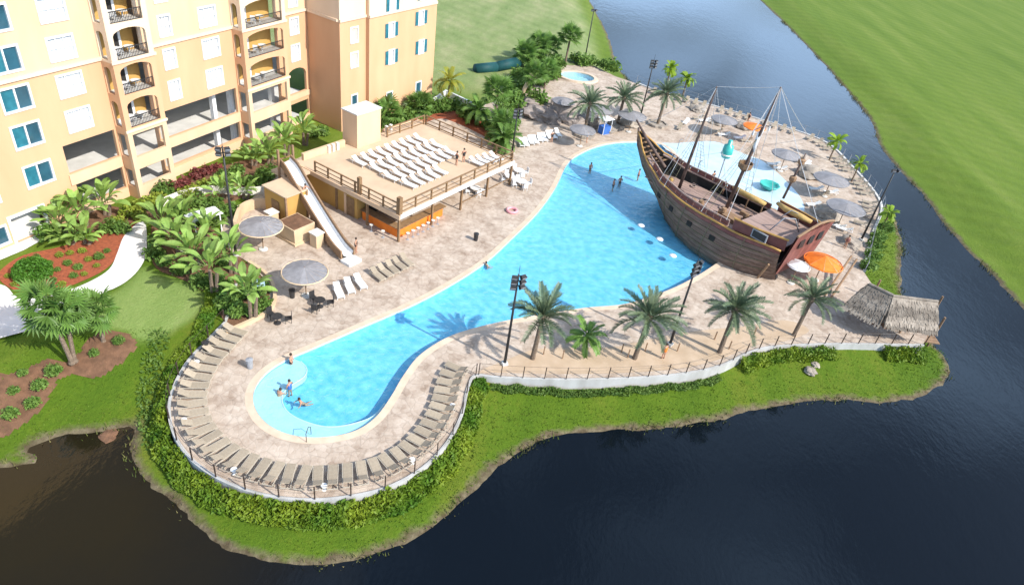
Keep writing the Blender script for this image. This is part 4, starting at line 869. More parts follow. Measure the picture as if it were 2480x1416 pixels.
# ------------------------------------------------------------------ thatched hut over the dock
def thatch_roof(parent, a, b, half, zr, ze, hip=0.0, seed=1, hipb=0.0):
    """a-b ridge ends in plan (local), thatch laid as layered strips of straw"""
    rg = random.Random(seed); a, b = Vector((*a, zr)), Vector((*b, zr)); d = (b-a); Ln = d.length; d = d.normalized(); nrm = Vector((-d.y, d.x, 0))
    ea, eb = a-d*hip, b+d*hipb
    base = MB()
    for s in (-1, 1):
        base.quad(a, b, Vector((*(eb+nrm*half*s).xy, ze)), Vector((*(ea+nrm*half*s).xy, ze)))
    for e, r, q in ((ea, a, hip), (eb, b, hipb)):
        if q: base.quad(r, Vector((*(e+nrm*half).xy, ze)), Vector((*(e-nrm*half).xy, ze)))
    base.build('roof_lining', M['bmulch'], parent)
    rows = 7
    for s in (-1, 1):
        for r in range(rows):
            mb = MB(); f0, f1 = r/rows-.02, (r+1.35)/rows
            n = int((Ln+hip+hipb)/.09)
            for i in range(n):
                u_ = (i+rg.random())/n
                def at(f): 
                    p0 = lerp_v(a, b, u_); e = lerp_v(ea+nrm*half*s, eb+nrm*half*s, u_); q = p0.lerp(e, f); q.z = lerp(zr, ze, f); return q
                l = f1+rg.uniform(-.07, .05); p, q = at(max(f0, 0)), at(min(l, 1.08)); lift = Vector((0, 0, .05+.035*rg.random())); ww = d*(.05+.05*rg.random()); sk = d*rg.uniform(-.07, .07)
                mb.quad(p-ww+lift*.5, p+ww+lift*.5, q+ww*.8+sk+lift*1.6, q-ww*.8+sk+lift*1.6)
            mb.build('thatch_course', M['thatch'], parent)
    for e, r_, q in ((ea, a, hip), (eb, b, hipb)):
        if not q: continue
        mb = MB()
        for i in range(90):
            u_ = rg.random(); f0 = rg.random()*.75; p0 = r_; e0 = lerp_v(Vector((*(e+nrm*half).xy, ze)), Vector((*(e-nrm*half).xy, ze)), u_)
            p, q2 = p0.lerp(e0, f0), p0.lerp(e0, min(1.06, f0+.35)); ww = nrm*.08; l = Vector((0, 0, .07)); mb.quad(p-ww+l, p+ww+l, q2+ww+l*1.4, q2-ww+l*1.4)
        mb.build('thatch_course', M['thatch'], parent)
    mb = MB(); mb.tube([a+Vector((0, 0, .06)), b+Vector((0, 0, .06))], .13, 6).build('ridge_roll', M['thatch'], parent)
    return a, b
def lerp_v(a, b, t): return a.lerp(b, t)
hc = gp(2160, 770, 0)
hut = thing('thatched_hut', 'long grey thatched hut roof bending out over the water at the dock', 'hut', hc)
r1, r2, r3 = gp(2104, 688, 3.9)-hc, gp(2162, 716, 3.9)-hc, gp(2272, 730, 3.9)-hc
thatch_roof(hut, r1.xy, r2.xy, 2.3, 3.9, 1.6, .9, 1, .5); thatch_roof(hut, r2.xy, r3.xy, 2.2, 3.85, 1.65, .8, 2)
for p in (gp(2062, 752), gp(2178, 806), gp(2190, 770), gp(2110, 720), gp(2262, 812), gp(2258, 760)):
    q = p-hc; MB().tube([(q.x, q.y, -2.5), (q.x, q.y, 2.2)], .1, 6).build('post', M['wood'], hut)
a, b = gp(2150, 800)-hc, gp(2272, 800)-hc
for k in range(9):
    y0 = a.y-.6+k*.4; MB().box(((a.x+b.x)/2-.4, y0, -.12), (b.x-a.x-.6, .36, .1)).build('dock_plank', M['wood'], hut)
# ------------------------------------------------------------------ fences
def fence(path, step, name, label, h=1.15, m='bronze', z0=.14, wires=2):
    P = resample(path, step); c = P[len(P)//2].copy(); c.z = 0
    F = thing(name, label, 'fence', c)
    pm = MB().box((0, 0, h/2), (.07, .07, h)).mesh('post'); 
    for p in P: link('post', pm, M[m], F, loc=(p.x-c.x, p.y-c.y, z0))
    Q = [Vector((p.x-c.x, p.y-c.y, z0)) for p in resample(path, .6)]
    MB().tube([q+Vector((0, 0, h)) for q in Q], .014, 4).build('top_rail', M[m], F)
    mb = MB()
    for k in range(wires): mb.tube([q+Vector((0, 0, .12+k*(h-.2)/wires)) for q in Q], .006, 3)
    mb.build('wire', M[m], F); return F
rim_in = offset(rim, -.13, False)
i0 = next(i for i, p in enumerate(rim) if p.x > gp(1150, 908).x and p.y > 38 and i > 60)
fence(rim_in[:i0], 2.2, 'deck_fence', 'brown post and wire fence around the round end of the deck')
fence(rim_in[i0:], 1.75, 'deck_fence', 'brown post and wire fence along the white wall in front of the date palms')
fence(offset(list(reversed(east)), .15, False), 2.2, 'deck_fence', 'post and wire fence on the channel side behind the ship', m='grey')
# ------------------------------------------------------------------ floodlight poles
def floodlight(px, h, label, heads=6, rz=.4):
    L = thing('floodlight_pole', label, 'light pole', gp(*px), rz, 'floodlight poles around the pool')
    MB().tube([(0, 0, 0), (0, 0, h*.5), (0, 0, h)], [.13, .1, .07], 8).build('pole', M['iron'], L, smooth=True)
    MB().box((0, 0, .12), (.45, .45, .24)).build('base', M['conc'], L)
    MB().tube([(0, 0, h), (0, 0, h+.75)], .02, 4).build('lightning_rod', M['iron'], L)
    for k in range(heads//2):
        z = h-.15-k*.42; MB().bar((-.5, 0, z), (.5, 0, z), .06, .06).build('cross_arm', M['iron'], L)
        for s in (-1, 1):
            o = MB().box((0, 0, 0), (.46, .34, .3), taper=.8).build('lamp_head', M['iron'], L); o.location = (s*.34, -.12, z-.05); o.rotation_euler = (-1.0, 0, s*.3)
            g = MB().box((0, 0, -.16), (.4, .28, .03)).build('lens', M['grey'], o)
floodlight((1222, 882), 8.7, 'black floodlight pole on the deck corner left of the front date palms')
floodlight((1622, 835), 8.7, 'black floodlight pole between the second and third front date palms', rz=.9)
floodlight((2085, 582), 9.2, 'black floodlight pole at the right edge of the deck behind the ship stern', 2)
floodlight((1240, 372), 6.0, 'dark floodlight pole at the far corner of the bar terrace')
floodlight((1550, 287), 8.9, 'dark floodlight pole standing against the channel above the ship bow')
floodlight((1415, 152), 9.3, 'tall dark floodlight pole on the far lawn above the spa', 2)
floodlight((572, 618), 10.6, 'tall dark floodlight pole rising from the shrubs left of the slide', 4)
# ------------------------------------------------------------------ loungers
def make_lounger(name, label, group, fm, sm):
    L = thing(name, label, 'lounger', (0, 0, 0), 0, group)
    f = MB()
    for s in (-.31, .31):
        f.bar((-.95, s, .33), (.95, s, .33), .045, .05)
    f.bar((-.95, -.33, .33), (-.95, .33, .33), .045, .05).bar((.95, -.3, .33), (.95, .3, .33), .045, .05)
    f.build('frame', fm, L)
    lm = MB().box((0, 0, .16), (.05, .05, .32)).mesh('leg')
    for x in (-.8, .7):
        for y in (-.31, .31): link('leg', lm, fm, L, loc=(x, y, 0))
    MB().box((-.35, 0, .36), (1.2, .54, .035)).build('seat', sm, L)
    b = MB().box((.36, 0, 0), (.74, .54, .035)).build('backrest', sm, L); b.location = (.24, 0, .37); b.rotation_euler = (0, -.5, 0)
    return L
ORD = 'zeroth first second third fourth fifth sixth seventh eighth ninth tenth eleventh twelfth thirteenth fourteenth fifteenth sixteenth seventeenth eighteenth nineteenth twentieth'.split()
ORD += ['twenty-'+o for o in ORD[1:10]]+['thirtieth']+['thirty-'+o for o in ORD[1:10]]+['fortieth']+['forty-'+o for o in ORD[1:10]]+['fiftieth']
LP = make_lounger('sun_lounger', 'x', 'x', M['lframe'], M['sling']); WP = make_lounger('sun_lounger', 'x', 'x', M['white'], M['wsling']); lused = [False, False]
def lounger(p, rz, label, group, white=False):
    """rz is the direction of the head end"""
    k = int(white); src = WP if white else LP
    o = src if not lused[k] else copy_tree(src); lused[k] = True
    o.location = p; o.rotation_euler = (0, 0, rz+random.uniform(-.11, .11)); tag(o, label, None, group); return o
ring_i = offset(rim[:i0], 1.45, False); RP = resample(ring_i, .9)
def rim_tab(p, label):
    T = thing('side_table', label, 'side table', p, 0, 'white side tables between the rim loungers')
    MB().lathe([(0, .4), (.2, .4), (.2, .36), (0, .36)], 12).build('table_top', M['white'], T); MB().lathe([(.16, 0), (.05, .08), (.05, .4)], 8).build('pedestal', M['white'], T)
ntab = 0
for i, p in enumerate(RP[1:-1]):
    j = i+1; t = (RP[j+1]-RP[j-1]); rz = math.atan2(-t.x, t.y)
    f = i/(len(RP)-3)
    if i % 6 == 4:
        rim_tab(p+Vector((math.cos(rz), math.sin(rz), 0))*.75+t.normalized()*.44, ['first', 'second', 'third', 'fourth', 'fifth', 'sixth', 'seventh', 'eighth', 'ninth', 'tenth', 'eleventh', 'twelfth'][ntab]+' white side table along the rim counting from the planter'); ntab += 1
    nl = i+1; nm = 'taupe sun lounger on the rim, %s counting from the planter along the fence' % ORD[nl]
    lounger(p+Vector((math.cos(rz), math.sin(rz), 0))*.1, rz, nm, 'taupe loungers around the rim')
# roof terrace
for r, V in enumerate((49.4, 47.1, 44.8, 42.5)):
    for c in range(9):
        U = 47.3+c*1.2+(r % 2)*.3
        if (r == 3 and c > 4) : continue
        lounger(bw(U, V, 3.06), A2+PI/2, 'white roof terrace lounger, %s from the left in the %s row behind the front railing' % (ORD[c+1], ['fourth', 'third', 'second', 'first'][r]), 'white loungers on the roof terrace', True)
for c in range(4): lounger(bw(57.2+c*.95, 41.3-.2*c, 3.06), A2+PI/2, 'white lounger, %s from the left at the far front corner of the roof terrace' % ORD[c+1], 'roof terrace corner loungers', True)
_d = gp(897, 658)-gp(929, 683)
for k in range(5): lounger(gp(914+k*17.5, 672-k*8.6), math.atan2(_d.y, _d.x), 'taupe lounger, %s from the left in the row right of the lower grey parasol' % ORD[k+1], 'loungers by the lower parasol')
for k, (x, y) in enumerate(((820, 712), (846, 700), (872, 690))): lounger(gp(x, y), 2.2, 'pale sun lounger close to the lower grey parasol, %s from the left' % ['first', 'second', 'third'][k], 'pale loungers by the lower parasol', True)
for k in range(9): lounger(gp(1262+k*11, 352-k*3+(k % 2)*2), 1.9, 'white lounger, %s from the left in the row beyond the bar terrace corner' % ORD[k+1], 'loungers beyond the bar', True)
EP = resample(offset(east, 1.4, False), 1.45)
for i, p in enumerate(EP):
    if i < 8 or i > 46: continue
    j = min(max(i, 1), len(EP)-2); t = EP[j+1]-EP[j-1]; rz = math.atan2(-t.x, t.y)
    if i % 5 != 4: lounger(p, rz, 'taupe lounger along the channel wall, %s counting from the right floodlight pole' % ORD[i-7], 'channel wall loungers')
for k, (x, y, a) in enumerate(((1735, 322, .3), (1752, 330, .3), (1790, 338, .4), (1806, 344, .4), (1872, 402, .2), (1888, 412, .2), (1935, 392, .8), (1950, 402, .8), (1975, 462, .3), (1990, 474, .3), (2010, 470, .3), (1968, 500, .2), (2010, 545, -.4), (2026, 552, -.4), (2042, 560, -.4), (1690, 290, .4), (1705, 296, .4), (1660, 300, 1.2), (1645, 312, 1.2))):
    lounger(gp(x, y), a, 'pale lounger among the parasols between splash pad and channel wall, %s in the scatter' % ORD[k+1], 'pale loungers beyond the splash pad', k % 3 > 0)
# ------------------------------------------------------------------ parasols
def parasol(px, label, r=1.9, h=2.45, cm='canopy', rimm='tan', group='grey parasols', cone=.45, sides=16):
    T = thing('parasol', label, 'parasol', gp(*px), random.random(), group)
    MB().tube([(0, 0, 0), (0, 0, h+cone)], .05, 8).build('pole', M['wood'], T); MB().lathe([(.4, 0), (.4, .1), (.1, .16), (0, .16)], 12).build('base', M['conc'], T)
    for k in range(sides):
        a, b = 2*PI*(k+.012)/sides, 2*PI*(k+.988)/sides
        f = lambda rr, z, q: (rr*math.cos(q), rr*math.sin(q), z)
        sg = .06; m_ = (a+b)/2
        mb = MB(); mb.quad(f(.05, h+cone, a), f(r, h, a), f(r*.99, h-sg*.3, b), f(.05, h+cone, b)); mb.quad(f(r, h, a), f(r*.99, h-sg*.3, b), f(r, h-.16, b), f(r, h-.16, a))
        mb.build('canopy_panel', M[cm], T)
    MB().lathe([(r+.03, h-.1), (r+.09, h-.05), (r+.03, h+.02), (r-.02, h-.02)], 24).build('canopy_rim', M[rimm], T)
    for k in range(4): MB().tube([(0, 0, h-.5), (r*.8*math.cos(k*PI/2+.2), r*.8*math.sin(k*PI/2+.2), h+.05)], .02, 4).build('strut', M['wood'], T)
    return T
def under(px, z): q = gp(px[0], px[1], z); r = ROT.T@np.array([q.x, q.y, -CAM_H]); return (1240+FPX*r[0]/-r[2], 708-FPX*r[1]/-r[2])
def par_c(px, h, *a, **k): return parasol(under(px, h+.1), *a, h=h, **k)
par_c((632, 545), 2.5, 'round grey parasol with tan rim nearest the slide stair, the left upper one')
par_c((738, 655), 2.5, 'round grey parasol with tan rim below the slide foot, the left lower one', r=1.85)
par_c((1755, 288), 2.5, 'grey parasol beyond the splash pad, left of the orange canopy', r=1.9, rimm='canopy')
par_c((1905, 372), 2.5, 'grey parasol beside the mainmast on the channel deck', r=1.9, rimm='canopy')
par_c((2015, 432), 2.5, 'grey parasol on the far right of the deck, the upper one', r=2.2, rimm='canopy')
par_c((2050, 500), 2.5, 'grey parasol on the far right of the deck, the lower one', r=2.2, rimm='canopy')
par_c((1452, 262), 2.5, 'grey parasol among the rocks behind the nearest middle palm', r=2.0, rimm='canopy')
par_c((1532, 278), 2.5, 'grey parasol between the middle palms above the bow', r=2.0, rimm='canopy')
par_c((1412, 312), 2.4, 'grey parasol at the pool edge under the left middle palm', r=1.7, rimm='canopy')
par_c((1365, 243), 2.6, 'dark grey parasol on top of the brown rocks', r=1.6, rimm='canopy')
par_c((1828, 305), 2.4, 'orange canopy at the channel wall behind the splash pad', cm='orange', rimm='orange', r=1.6, group='orange canopies', sides=8)
par_c((1995, 632), 2.3, 'orange canopy under the ship stern', cm='orange', rimm='orange', r=1.9, group='orange canopies', sides=8, cone=.7)
par_c((1935, 640), 2.2, 'small white canopy beside the ship stern', cm='white', rimm='white', r=1.1, group=None, sides=6)
# towel kiosk
K = thing('towel_kiosk', 'small kiosk with white roof and blue front by the pool edge palms', 'kiosk', gp(1462, 322), .7)
MB().box((0, 0, .55), (1.4, 1.1, 1.1)).build('counter', M['blue'], K); MB().box((0, 0, 2.2), (1.9, 1.6, .1), taper=.8).build('roof', M['white'], K)
for x in (-.7, .7):
    for y in (-.55, .55): MB().box((x, y, 1.1), (.07, .07, 2.2)).build('post', M['white'], K)
# ------------------------------------------------------------------ splash pad toys
T = thing('tipping_bucket', 'turquoise tipping bucket on a tall pole over the splash pad', 'water toy', gp(1740, 432))
MB().tube([(0, 0, 0), (0, 0, 3.1)], .09, 8).build('pole', M['grey'], T)
MB().lathe([(.05, 2.9), (.55, 3.0), (.72, 3.5), (.62, 4.6), (.3, 4.75), (.3, 5.3), (0, 5.35)], 14).build('bucket', M['tealp'], T, smooth=True); MB().lathe([(.62, 3.3), (.76, 3.4), (.72, 3.55)], 14).build('band', M['offwhite'], T)
T = thing('shell_basin', 'turquoise shell shaped basin on the pale splash pad', 'water toy', gp(1860, 458))
MB().lathe([(.1, .25), (.8, .2), (1.15, .5), (1.25, .75), (1.15, .75), (1.0, .5), (0, .35)], 18, wob=lambda k, i: 1+.08*(k % 2)).build('bowl', M['tealp'], T, smooth=True); MB().lathe([(.5, 0), (.4, .25)], 10).build('foot', M['tealp'], T)
for k, (x, y) in enumerate(((1688, 415), (1640, 362), (1800, 480))):
    T = thing('spray_post', ['slim spray post near the far ship rail', 'low spray post at the beach end beyond the bow', 'slim spray post beside the mainmast'][k], 'water toy', gp(x, y)); MB().tube([(0, 0, 0), (0, 0, 1.3), (.15, 0, 1.55), (.4, 0, 1.5)], .05, 6).build('pipe', M['grey'], T, smooth=True)
# teal enclosed tube slide
T = thing('tube_slide', 'dark teal enclosed tube running behind the far palms', 'tube', gp(1190, 175))
q0 = gp(1190, 175); P = [gp(x, y, z)-q0 for x, y, z in ((1152, 168, .35), (1202, 163, .5), (1256, 150, .9))]
for k, (a, b) in enumerate(zip(P, P[1:])): MB().tube([a.lerp(b, -.02), a.lerp(b, .99)], .85, 16).build('tube_section', M['dteal'], T, smooth=True)
for p in P: MB().box((p.x, p.y, p.z/2-.3), (.2, .2, p.z)).build('support', M['iron'], T)
# ------------------------------------------------------------------ rocks
def rock(px, r, label, m='rock', sq=.7, seed=0, z=0):
    bm = bmesh.new(); bmesh.ops.create_icosphere(bm, subdivisions=3, radius=r)
    for v in bm.verts:
        d = v.co.normalized(); n_ = noise.noise(d*1.6+Vector((seed*3.1, 0, 0)))*.45+noise.noise(d*4+Vector((seed, 5, 0)))*.18; v.co *= 1+n_; v.co.z *= sq
    me = bpy.data.meshes.new('boulder'); bm.to_mesh(me); bm.free()
    o = link('boulder', me, M[m], loc=gp(*px, z)+Vector((0, 0, r*sq*.35)), rot=(0, 0, seed)); return tag(o, label, 'boulder', 'boulders of the rock garden')
R_ = [((1300,282),2.0,'brown boulder at the left end of the rock garden','rock'),((1330,292),1.8,'brown boulder left of the big dark rock','rock'),((1368,285),2.6,'biggest dark boulder of the rock garden','rock'),((1395,300),1.6,'rounded boulder right of the biggest dark rock','rock'),((1350,262),1.6,'boulder behind the biggest dark rock','rock'),((1440,305),1.3,'low boulder beside the left middle palm','rock2'),((1475,318),1.0,'small boulder beside the kiosk','rock2'),((1525,305),1.5,'low boulder between two middle palms','rock2'),((1285,255),1.3,'boulder under the tan tree trunk','rock'),((1690,268),1.2,'boulder at the channel wall left of the parasol','rock2'),((1800,310),1.3,'boulder beside the orange canopy','rock2'),((1960,425),1.7,'white boulder at the upper right parasol','rock2'),((2000,520),1.6,'white boulder at the lower right parasol','rock2'),((2060,590),1.2,'low boulder near the right floodlight pole','rock2'),((1740,300),1.2,'boulder under the parasol beyond the splash pad','rock2'),((1962,900),.5,'grey boulder on the bank below the white wall','rock2'),((1975,884),.4,'small grey boulder against the white wall foot','rock2')]
for i, (p, r, l, m) in enumerate(R_): rock(p, r, l, m, .6 if i < 9 else .5, i, -1.0 if p[1] > 880 else 0)
rock((262, 1056), .6, 'flat dark boulder at the tip of the inlet', 'bmulch', .22, 31, -1.55)
# beds edged with stone around the middle palms
for k, (x, y) in enumerate(((1415, 328), (1495, 302), (1592, 303))):
    T = MB().lathe([(1.5, 0), (1.5, .35), (1.2, .38), (1.2, .2), (0, .25)], 20, wob=lambda a, i: 1+.07*math.sin(a*2.3+k)).build('palm_bed', M['rock2']); T.location = gp(x, y); tag(T, 'stone ringed bed around the %s middle palm' % ['left', 'centre', 'right'][k], 'planting bed', 'stone beds of the middle palms')
# ------------------------------------------------------------------ palms
def frond_mesh(L, droop, leaf, npair=20, vee=.45, seed=0, lw=.07):
    rg = random.Random(seed); mb = MB(); P = []; a = 0.0; p = Vector((0, 0, 0)); n = 9
    for i in range(n+1):
        P.append(p.copy()); p = p+Vector((math.cos(a), 0, math.sin(a)))*L/n; a -= droop/n*(.5+i/n)
    mb.tube(P, [.045*(1-.8*i/n)+.008 for i in range(n+1)], 4)
    for k in range(npair):
        t = .14+.86*(k+.5)/npair; x = t*n; i = min(int(x), n-1); q = P[i].lerp(P[i+1], x-i); d = (P[i+1]-P[i]).normalized()
        ll = leaf*(1-.75*abs(t-.45)**1.6*1.6)*rg.uniform(.85, 1.1)
        for s in (-1, 1):
            side = Vector((0, s, 0)); up = side.cross(d)*s if False else d.cross(Vector((0, 1, 0)))*-1
            if up.z < 0: up = -up
            v = (d*.75+side*.9+up*vee*rg.uniform(.5, 1.2)).normalized()*ll; tip = q+v-Vector((0, 0, .12*ll)); w_ = d*lw
            mid = q.lerp(tip, .5)+Vector((0, 0, .05*ll)); mb.quad(q-w_*.5, q+w_*.5, mid+w_*.6, mid-w_*.6); mb.quad(mid-w_*.6, mid+w_*.6, tip)
    return mb.mesh('frond')
def fan_mesh(L, seed=0):
    rg = random.Random(seed); mb = MB(); p = Vector((L*.5, 0, .06)); mb.tube([(0, 0, 0), p], [.03, .018], 4)
    for k in range(13):
        a = -1.9+3.8*k/12; d = Vector((math.cos(a), math.sin(a), -.12-.35*abs(a)/2)); q = p+d*L*.52*rg.uniform(.85, 1.05); s = Vector((-d.y, d.x, 0))*.07
        m_ = p.lerp(q, .55)+Vector((0, 0, .05)); mb.quad(p, m_-s, q, m_+s)
    return mb.mesh('frond')
FR = {}
for nm, m, args in (('date', 'datefr', (3.3, 1.0, .62, 26, .7)), ('green', 'greenfr', (2.3, 1.5, .6, 18, .2)), ('lime', 'limefr', (1.7, 1.9, .6, 14, .1)), ('yellow', 'yellfr', (3.0, 2.3, .75, 18, .0))):
    L_, dr, lf, npn, ve = args
    FR[nm] = [frond_mesh(L_*s, dr*d, lf, npn, ve, i, .085 if nm == 'date' else .11) for i, (s, d) in enumerate(((.92, .6), (1, 1), (1.04, 1.25)))]
    for f in FR[nm]: f.materials.append(M[m])
FR['fan'] = [fan_mesh(1.7, i) for i in range(3)]
for f in FR['fan']: f.materials.append(M['greenfr'])
def palm(px, h, kind, label, n=36, lean=(0, 0), r=.26, sc=1.0, group=None, lo=-12, base=None):
    b = base if base is not None else gp(*px); T = thing('palm_tree', label, 'palm', b, 0, group)
    top = Vector((lean[0], lean[1], h)); P = [Vector((0, 0, -.3)), Vector((0, 0, .15)), top*.35, top*.7, top]
    mb = MB(); K = 12; Q = catmull(P, 3, False); mb.tube(Q, [r*(1.35 if i < 2 else 1.0-.25*i/len(Q))*(1+.07*(i % 2)) for i in range(len(Q))], 9)
    mb.build('trunk', M['trunk'], T)
    C = MB().lathe([(r*.8, -.5), (r*1.45, -.15), (r*1.2, .2), (.05, .45)], 9).build('crown', M['trunk'] if kind == 'date' else M['greenfr'], T); C.location = top
    rg = random.Random(int(px[0]*7+px[1])); svar = rg.uniform(.92, 1.06); lo += rg.uniform(-14, 8); ph = rg.random()*6
    for k in range(n):
        f = (k+.5)/n; el = math.radians(lerp(82, lo, f**.85)+rg.uniform(-7, 7)); az = ph+k*2.39996+rg.uniform(-.3, .3)
        v = 0 if f < .3 else 1 if f < .72 else 2
        o = link('frond', FR[kind][v], None, C, loc=(.1*math.cos(az), .1*math.sin(az), .2-.3*f), sc=sc*svar*rg.uniform(.78, 1.1)*(.8 if f < .12 else 1))
        o.rotation_euler = (rg.uniform(-.55, .55), -el, az)
    return T
DG = 'date palms in front of the ship'
palm((1290, 868), 4.25, 'date', 'grey green date palm at the left end of the front row', 36, (.15, 0), .22, sc=.88, lo=0, group=DG)
palm((1537, 868), 4.3, 'date', 'grey green date palm second from the left in the front row', 40, (.2, .1), .22, sc=.9, lo=2, group=DG)
palm((1742, 853), 4.55, 'date', 'grey green date palm third from the left in the front row', 44, (.0, .1), .22, sc=.95, lo=-4, group=DG)
palm((1922, 812), 4.2, 'date', 'grey green date palm at the right end of the front row near the thatch', 32, (.1, 0), .2, sc=.82, lo=4, group=DG)
palm((1413, 852), 1.7, 'green', 'small green palm between the first two front date palms', 20, r=.14, sc=.8)
MG = 'date palms at the far pool edge'
palm((1415, 328), 4.5, 'date', 'date palm left of the kiosk at the far pool edge', 36, (-.1, 0), .24, sc=.95, group=MG)
palm((1495, 302), 4.0, 'date', 'date palm right of the kiosk at the far pool edge', 36, (.1, 0), .24, sc=.95, group=MG)
palm((1592, 303), 4.8, 'date', 'date palm nearest the ship bow at the far pool edge', 40, (.2, 0), .24, sc=1.0, group=MG)
palm((1368, 158), 4.9, 'fan', 'tall fan palm beyond the spa against the field', 36, (.15, .2), .2, sc=1.6, lo=-30)
palm((1197, 290), 4.2, 'fan', 'fan palm between the tower and the rock garden', 36, (.1, 0), .2, sc=1.6, lo=-30)
palm((1085, 250), 3.2, 'yellow', 'yellowing drooping palm at the tower corner', 22, (0, 0), .16, sc=.95)
palm((1612, 215), 3.4, 'lime', 'bright lime palm over the channel, the taller of the pair', 22, (0, 0), .14, sc=1.05)
palm((1652, 237), 3.2, 'lime', 'bright lime palm over the channel, the lower of the pair', 22, (0, 0), .14, sc=.9)
palm((2008, 388), 2.9, 'lime', 'bright lime palm on the channel wall, upper of two at the right', 18, (0, 0), .12, sc=.85)
palm((2062, 440), 2.7, 'lime', 'bright lime palm on the channel wall, lower of two at the right', 18, (0, 0), .12, sc=.85)
palm((2140, 545), 1.6, 'lime', 'low lime palm on the bank right of the floodlight pole', 16, (0, 0), .12, sc=.7)
palm((172, 872), 4.4, 'fan', 'leaning pale trunked palm on the left mulch bed, the left one', 34, (-.9, .5), .17, sc=1.35, lo=-45)
palm((180, 868), 3.6, 'fan', 'second trunk of the leaning palm pair on the left mulch bed', 30, (-.2, .7), .16, sc=1.2, lo=-45)
palm((250, 822), 2.6, 'fan', 'shorter palm right of the leaning pair on the left mulch bed', 30, (-.1, .3), .15, sc=1.2, lo=-40)
for k, (x, y, h, kd, l) in enumerate(((1290, 235, 3.6, 'fan', 'fan palm rising from the rocks left of the dark boulders'), (1318, 215, 3.0, 'fan', 'fan palm right of the tan trunk above the rocks'), (1270, 160, 2.4, 'fan', 'low fan palm behind the teal tube'), (1300, 150, 3.0, 'fan', 'fan palm between the teal tube and the spa'), (1330, 140, 2.2, 'fan', 'low fan palm left of the tall fan palm'), (1215, 335, 2.0, 'fan', 'low fan palm beside the terrace corner floodlight'), (1155, 300, 2.0, 'green', 'low green palm behind the terrace railing'), (1220, 360, 1.4, 'green', 'lowest green palm at the terrace corner'), (940, 298, 1.4, 'fan', 'dark fan palm at the tower foot beside the stair tower'), (1015, 275, 1.2, 'fan', 'small fan palm at the right foot of the tower'))):
    palm((x, y), h, kd, l, 32, (0, 0), .14, sc=1.5 if kd == 'fan' else 1.2, lo=-35)
# ------------------------------------------------------------------ broad leaved clumps
def paddle(L, W, curl, seed):
    rg = random.Random(seed); mb = MB(); n = 8; P = []; a = 0; p = Vector((0, 0, 0))
    for i in range(n+1): P.append(p.copy()); p = p+Vector((math.cos(a), 0, math.sin(a)))*L/n; a -= curl/n*(.3+i/n*1.4)
    mb.tube(P[:4], [.035, .03, .025, .02], 4)
    ws = [0, 0, .0, .35, .8, 1, .95, .7, .1]
    for i in range(2, n):
        for s in (-1, 1):
            d = (P[i+1]-P[i]).normalized(); up = Vector((-d.z, 0, d.x)); f = lambda j: P[j]+Vector((0, s*W*ws[j], 0))+up*W*ws[j]*.35
            mb.quad(P[i], P[i+1], f(i+1), f(i)) if s > 0 else mb.quad(P[i+1], P[i], f(i), f(i+1))
    return mb.mesh('leaf')
PD = [paddle(2.4, .34, 1.1, 1), paddle(2.1, .3, 1.7, 2), paddle(2.7, .36, .7, 3)]
for p in PD: p.materials.append(M['bigleaf'])
def broad(px, label, n=20, h=.4, sc=1.0, trunk=0, group='broad leaved clumps'):
    T = thing('broad_leaf_plant', label, 'plant', gp(*px), 0, group); rg = random.Random(int(px[0]*3+px[1]))
    if trunk:
        for k in range(2): MB().tube([(k*.35, 0, -.2), (k*.45, .1, trunk*.5), (k*.6, .1, trunk)], [.2, .16, .14], 7).build('trunk', M['trunk'], T)
    else: MB().lathe([(.25, -.2), (.3, .3), (.1, .7)], 8).build('stem', M['bush'], T)
    for k in range(n):
        f = k/n; az = k*2.4+rg.uniform(-.3, .3); el = math.radians(lerp(85, 15, f)+rg.uniform(-8, 8))
        o = link('leaf', PD[k % 3], None, T, loc=(.25*math.cos(az)+rg.uniform(-.3, .3), .25*math.sin(az)+rg.uniform(-.3, .3), h+trunk+rg.uniform(-.3, .3)), rot=(rg.uniform(-.4, .4), -el, az), sc=sc*rg.uniform(.8, 1.15))
    return T
for x, y, t, s, l in ((515, 712, 2.6, 1.0, 'tall broad leaved tree with bare trunks beside the pale lawn'), (608, 772, 2.6, .95, 'broad leaved tree with pale trunk inside the curved planter kerb'), (470, 650, 1.4, 1.05, 'broad leaved clump behind the lawn tree'), (430, 610, 1.0, 1.1, 'broad leaved clump at the bend of the white path'), (395, 560, .8, 1.1, 'broad leaved clump at the top of the white path'), (560, 660, 1.8, .95, 'broad leaved clump left of the curved planter'), (500, 590, 1.0, .95, 'broad leaved clump below the white garden shelter'), (445, 545, .6, .9, 'low broad leaved clump left of the garden shelter'),
    (650, 395, 1.0, 1.0, 'bright broad leaved clump at the landing below the second bay'), (690, 375, 1.4, 1.0, 'bright broad leaved clump right of the second bay'), (735, 350, 1.6, 1.0, 'bright broad leaved clump nearest the shaded return wall'), (610, 400, .6, .9, 'broad leaved clump left of the landing clumps'), (590, 480, .5, .8, 'low broad leaved clump above the left parasol'), (540, 480, .5, .8, 'low broad leaved clump at the tall floodlight pole'),
    (150, 560, .8, .95, 'broad leaved clump nearest the hotel entrance'), (200, 545, 1.3, 1.05, 'tall broad leaved clump in front of the parking opening'), (255, 520, 1.2, 1.05, 'broad leaved clump below the left bay'), (205, 590, .3, .95, 'low broad leaved clump at the mulch bed edge'), (165, 590, .3, .8, 'low dark clump at the corner of the entrance pavement')):
    broad((x, y), l, 22, .4, s*.88, t*.9)
def inside_h(q):
    i = int(np.clip(np.searchsorted(xs, q.x)-1, 0, len(xs)-2)); j = int(np.clip(np.searchsorted(ys, q.y)-1, 0, len(ys)-2)); z = max(GZ[j, i], GZ[j, i+1], GZ[j+1, i], GZ[j+1, i+1])
    return z if z > -2 else -.6
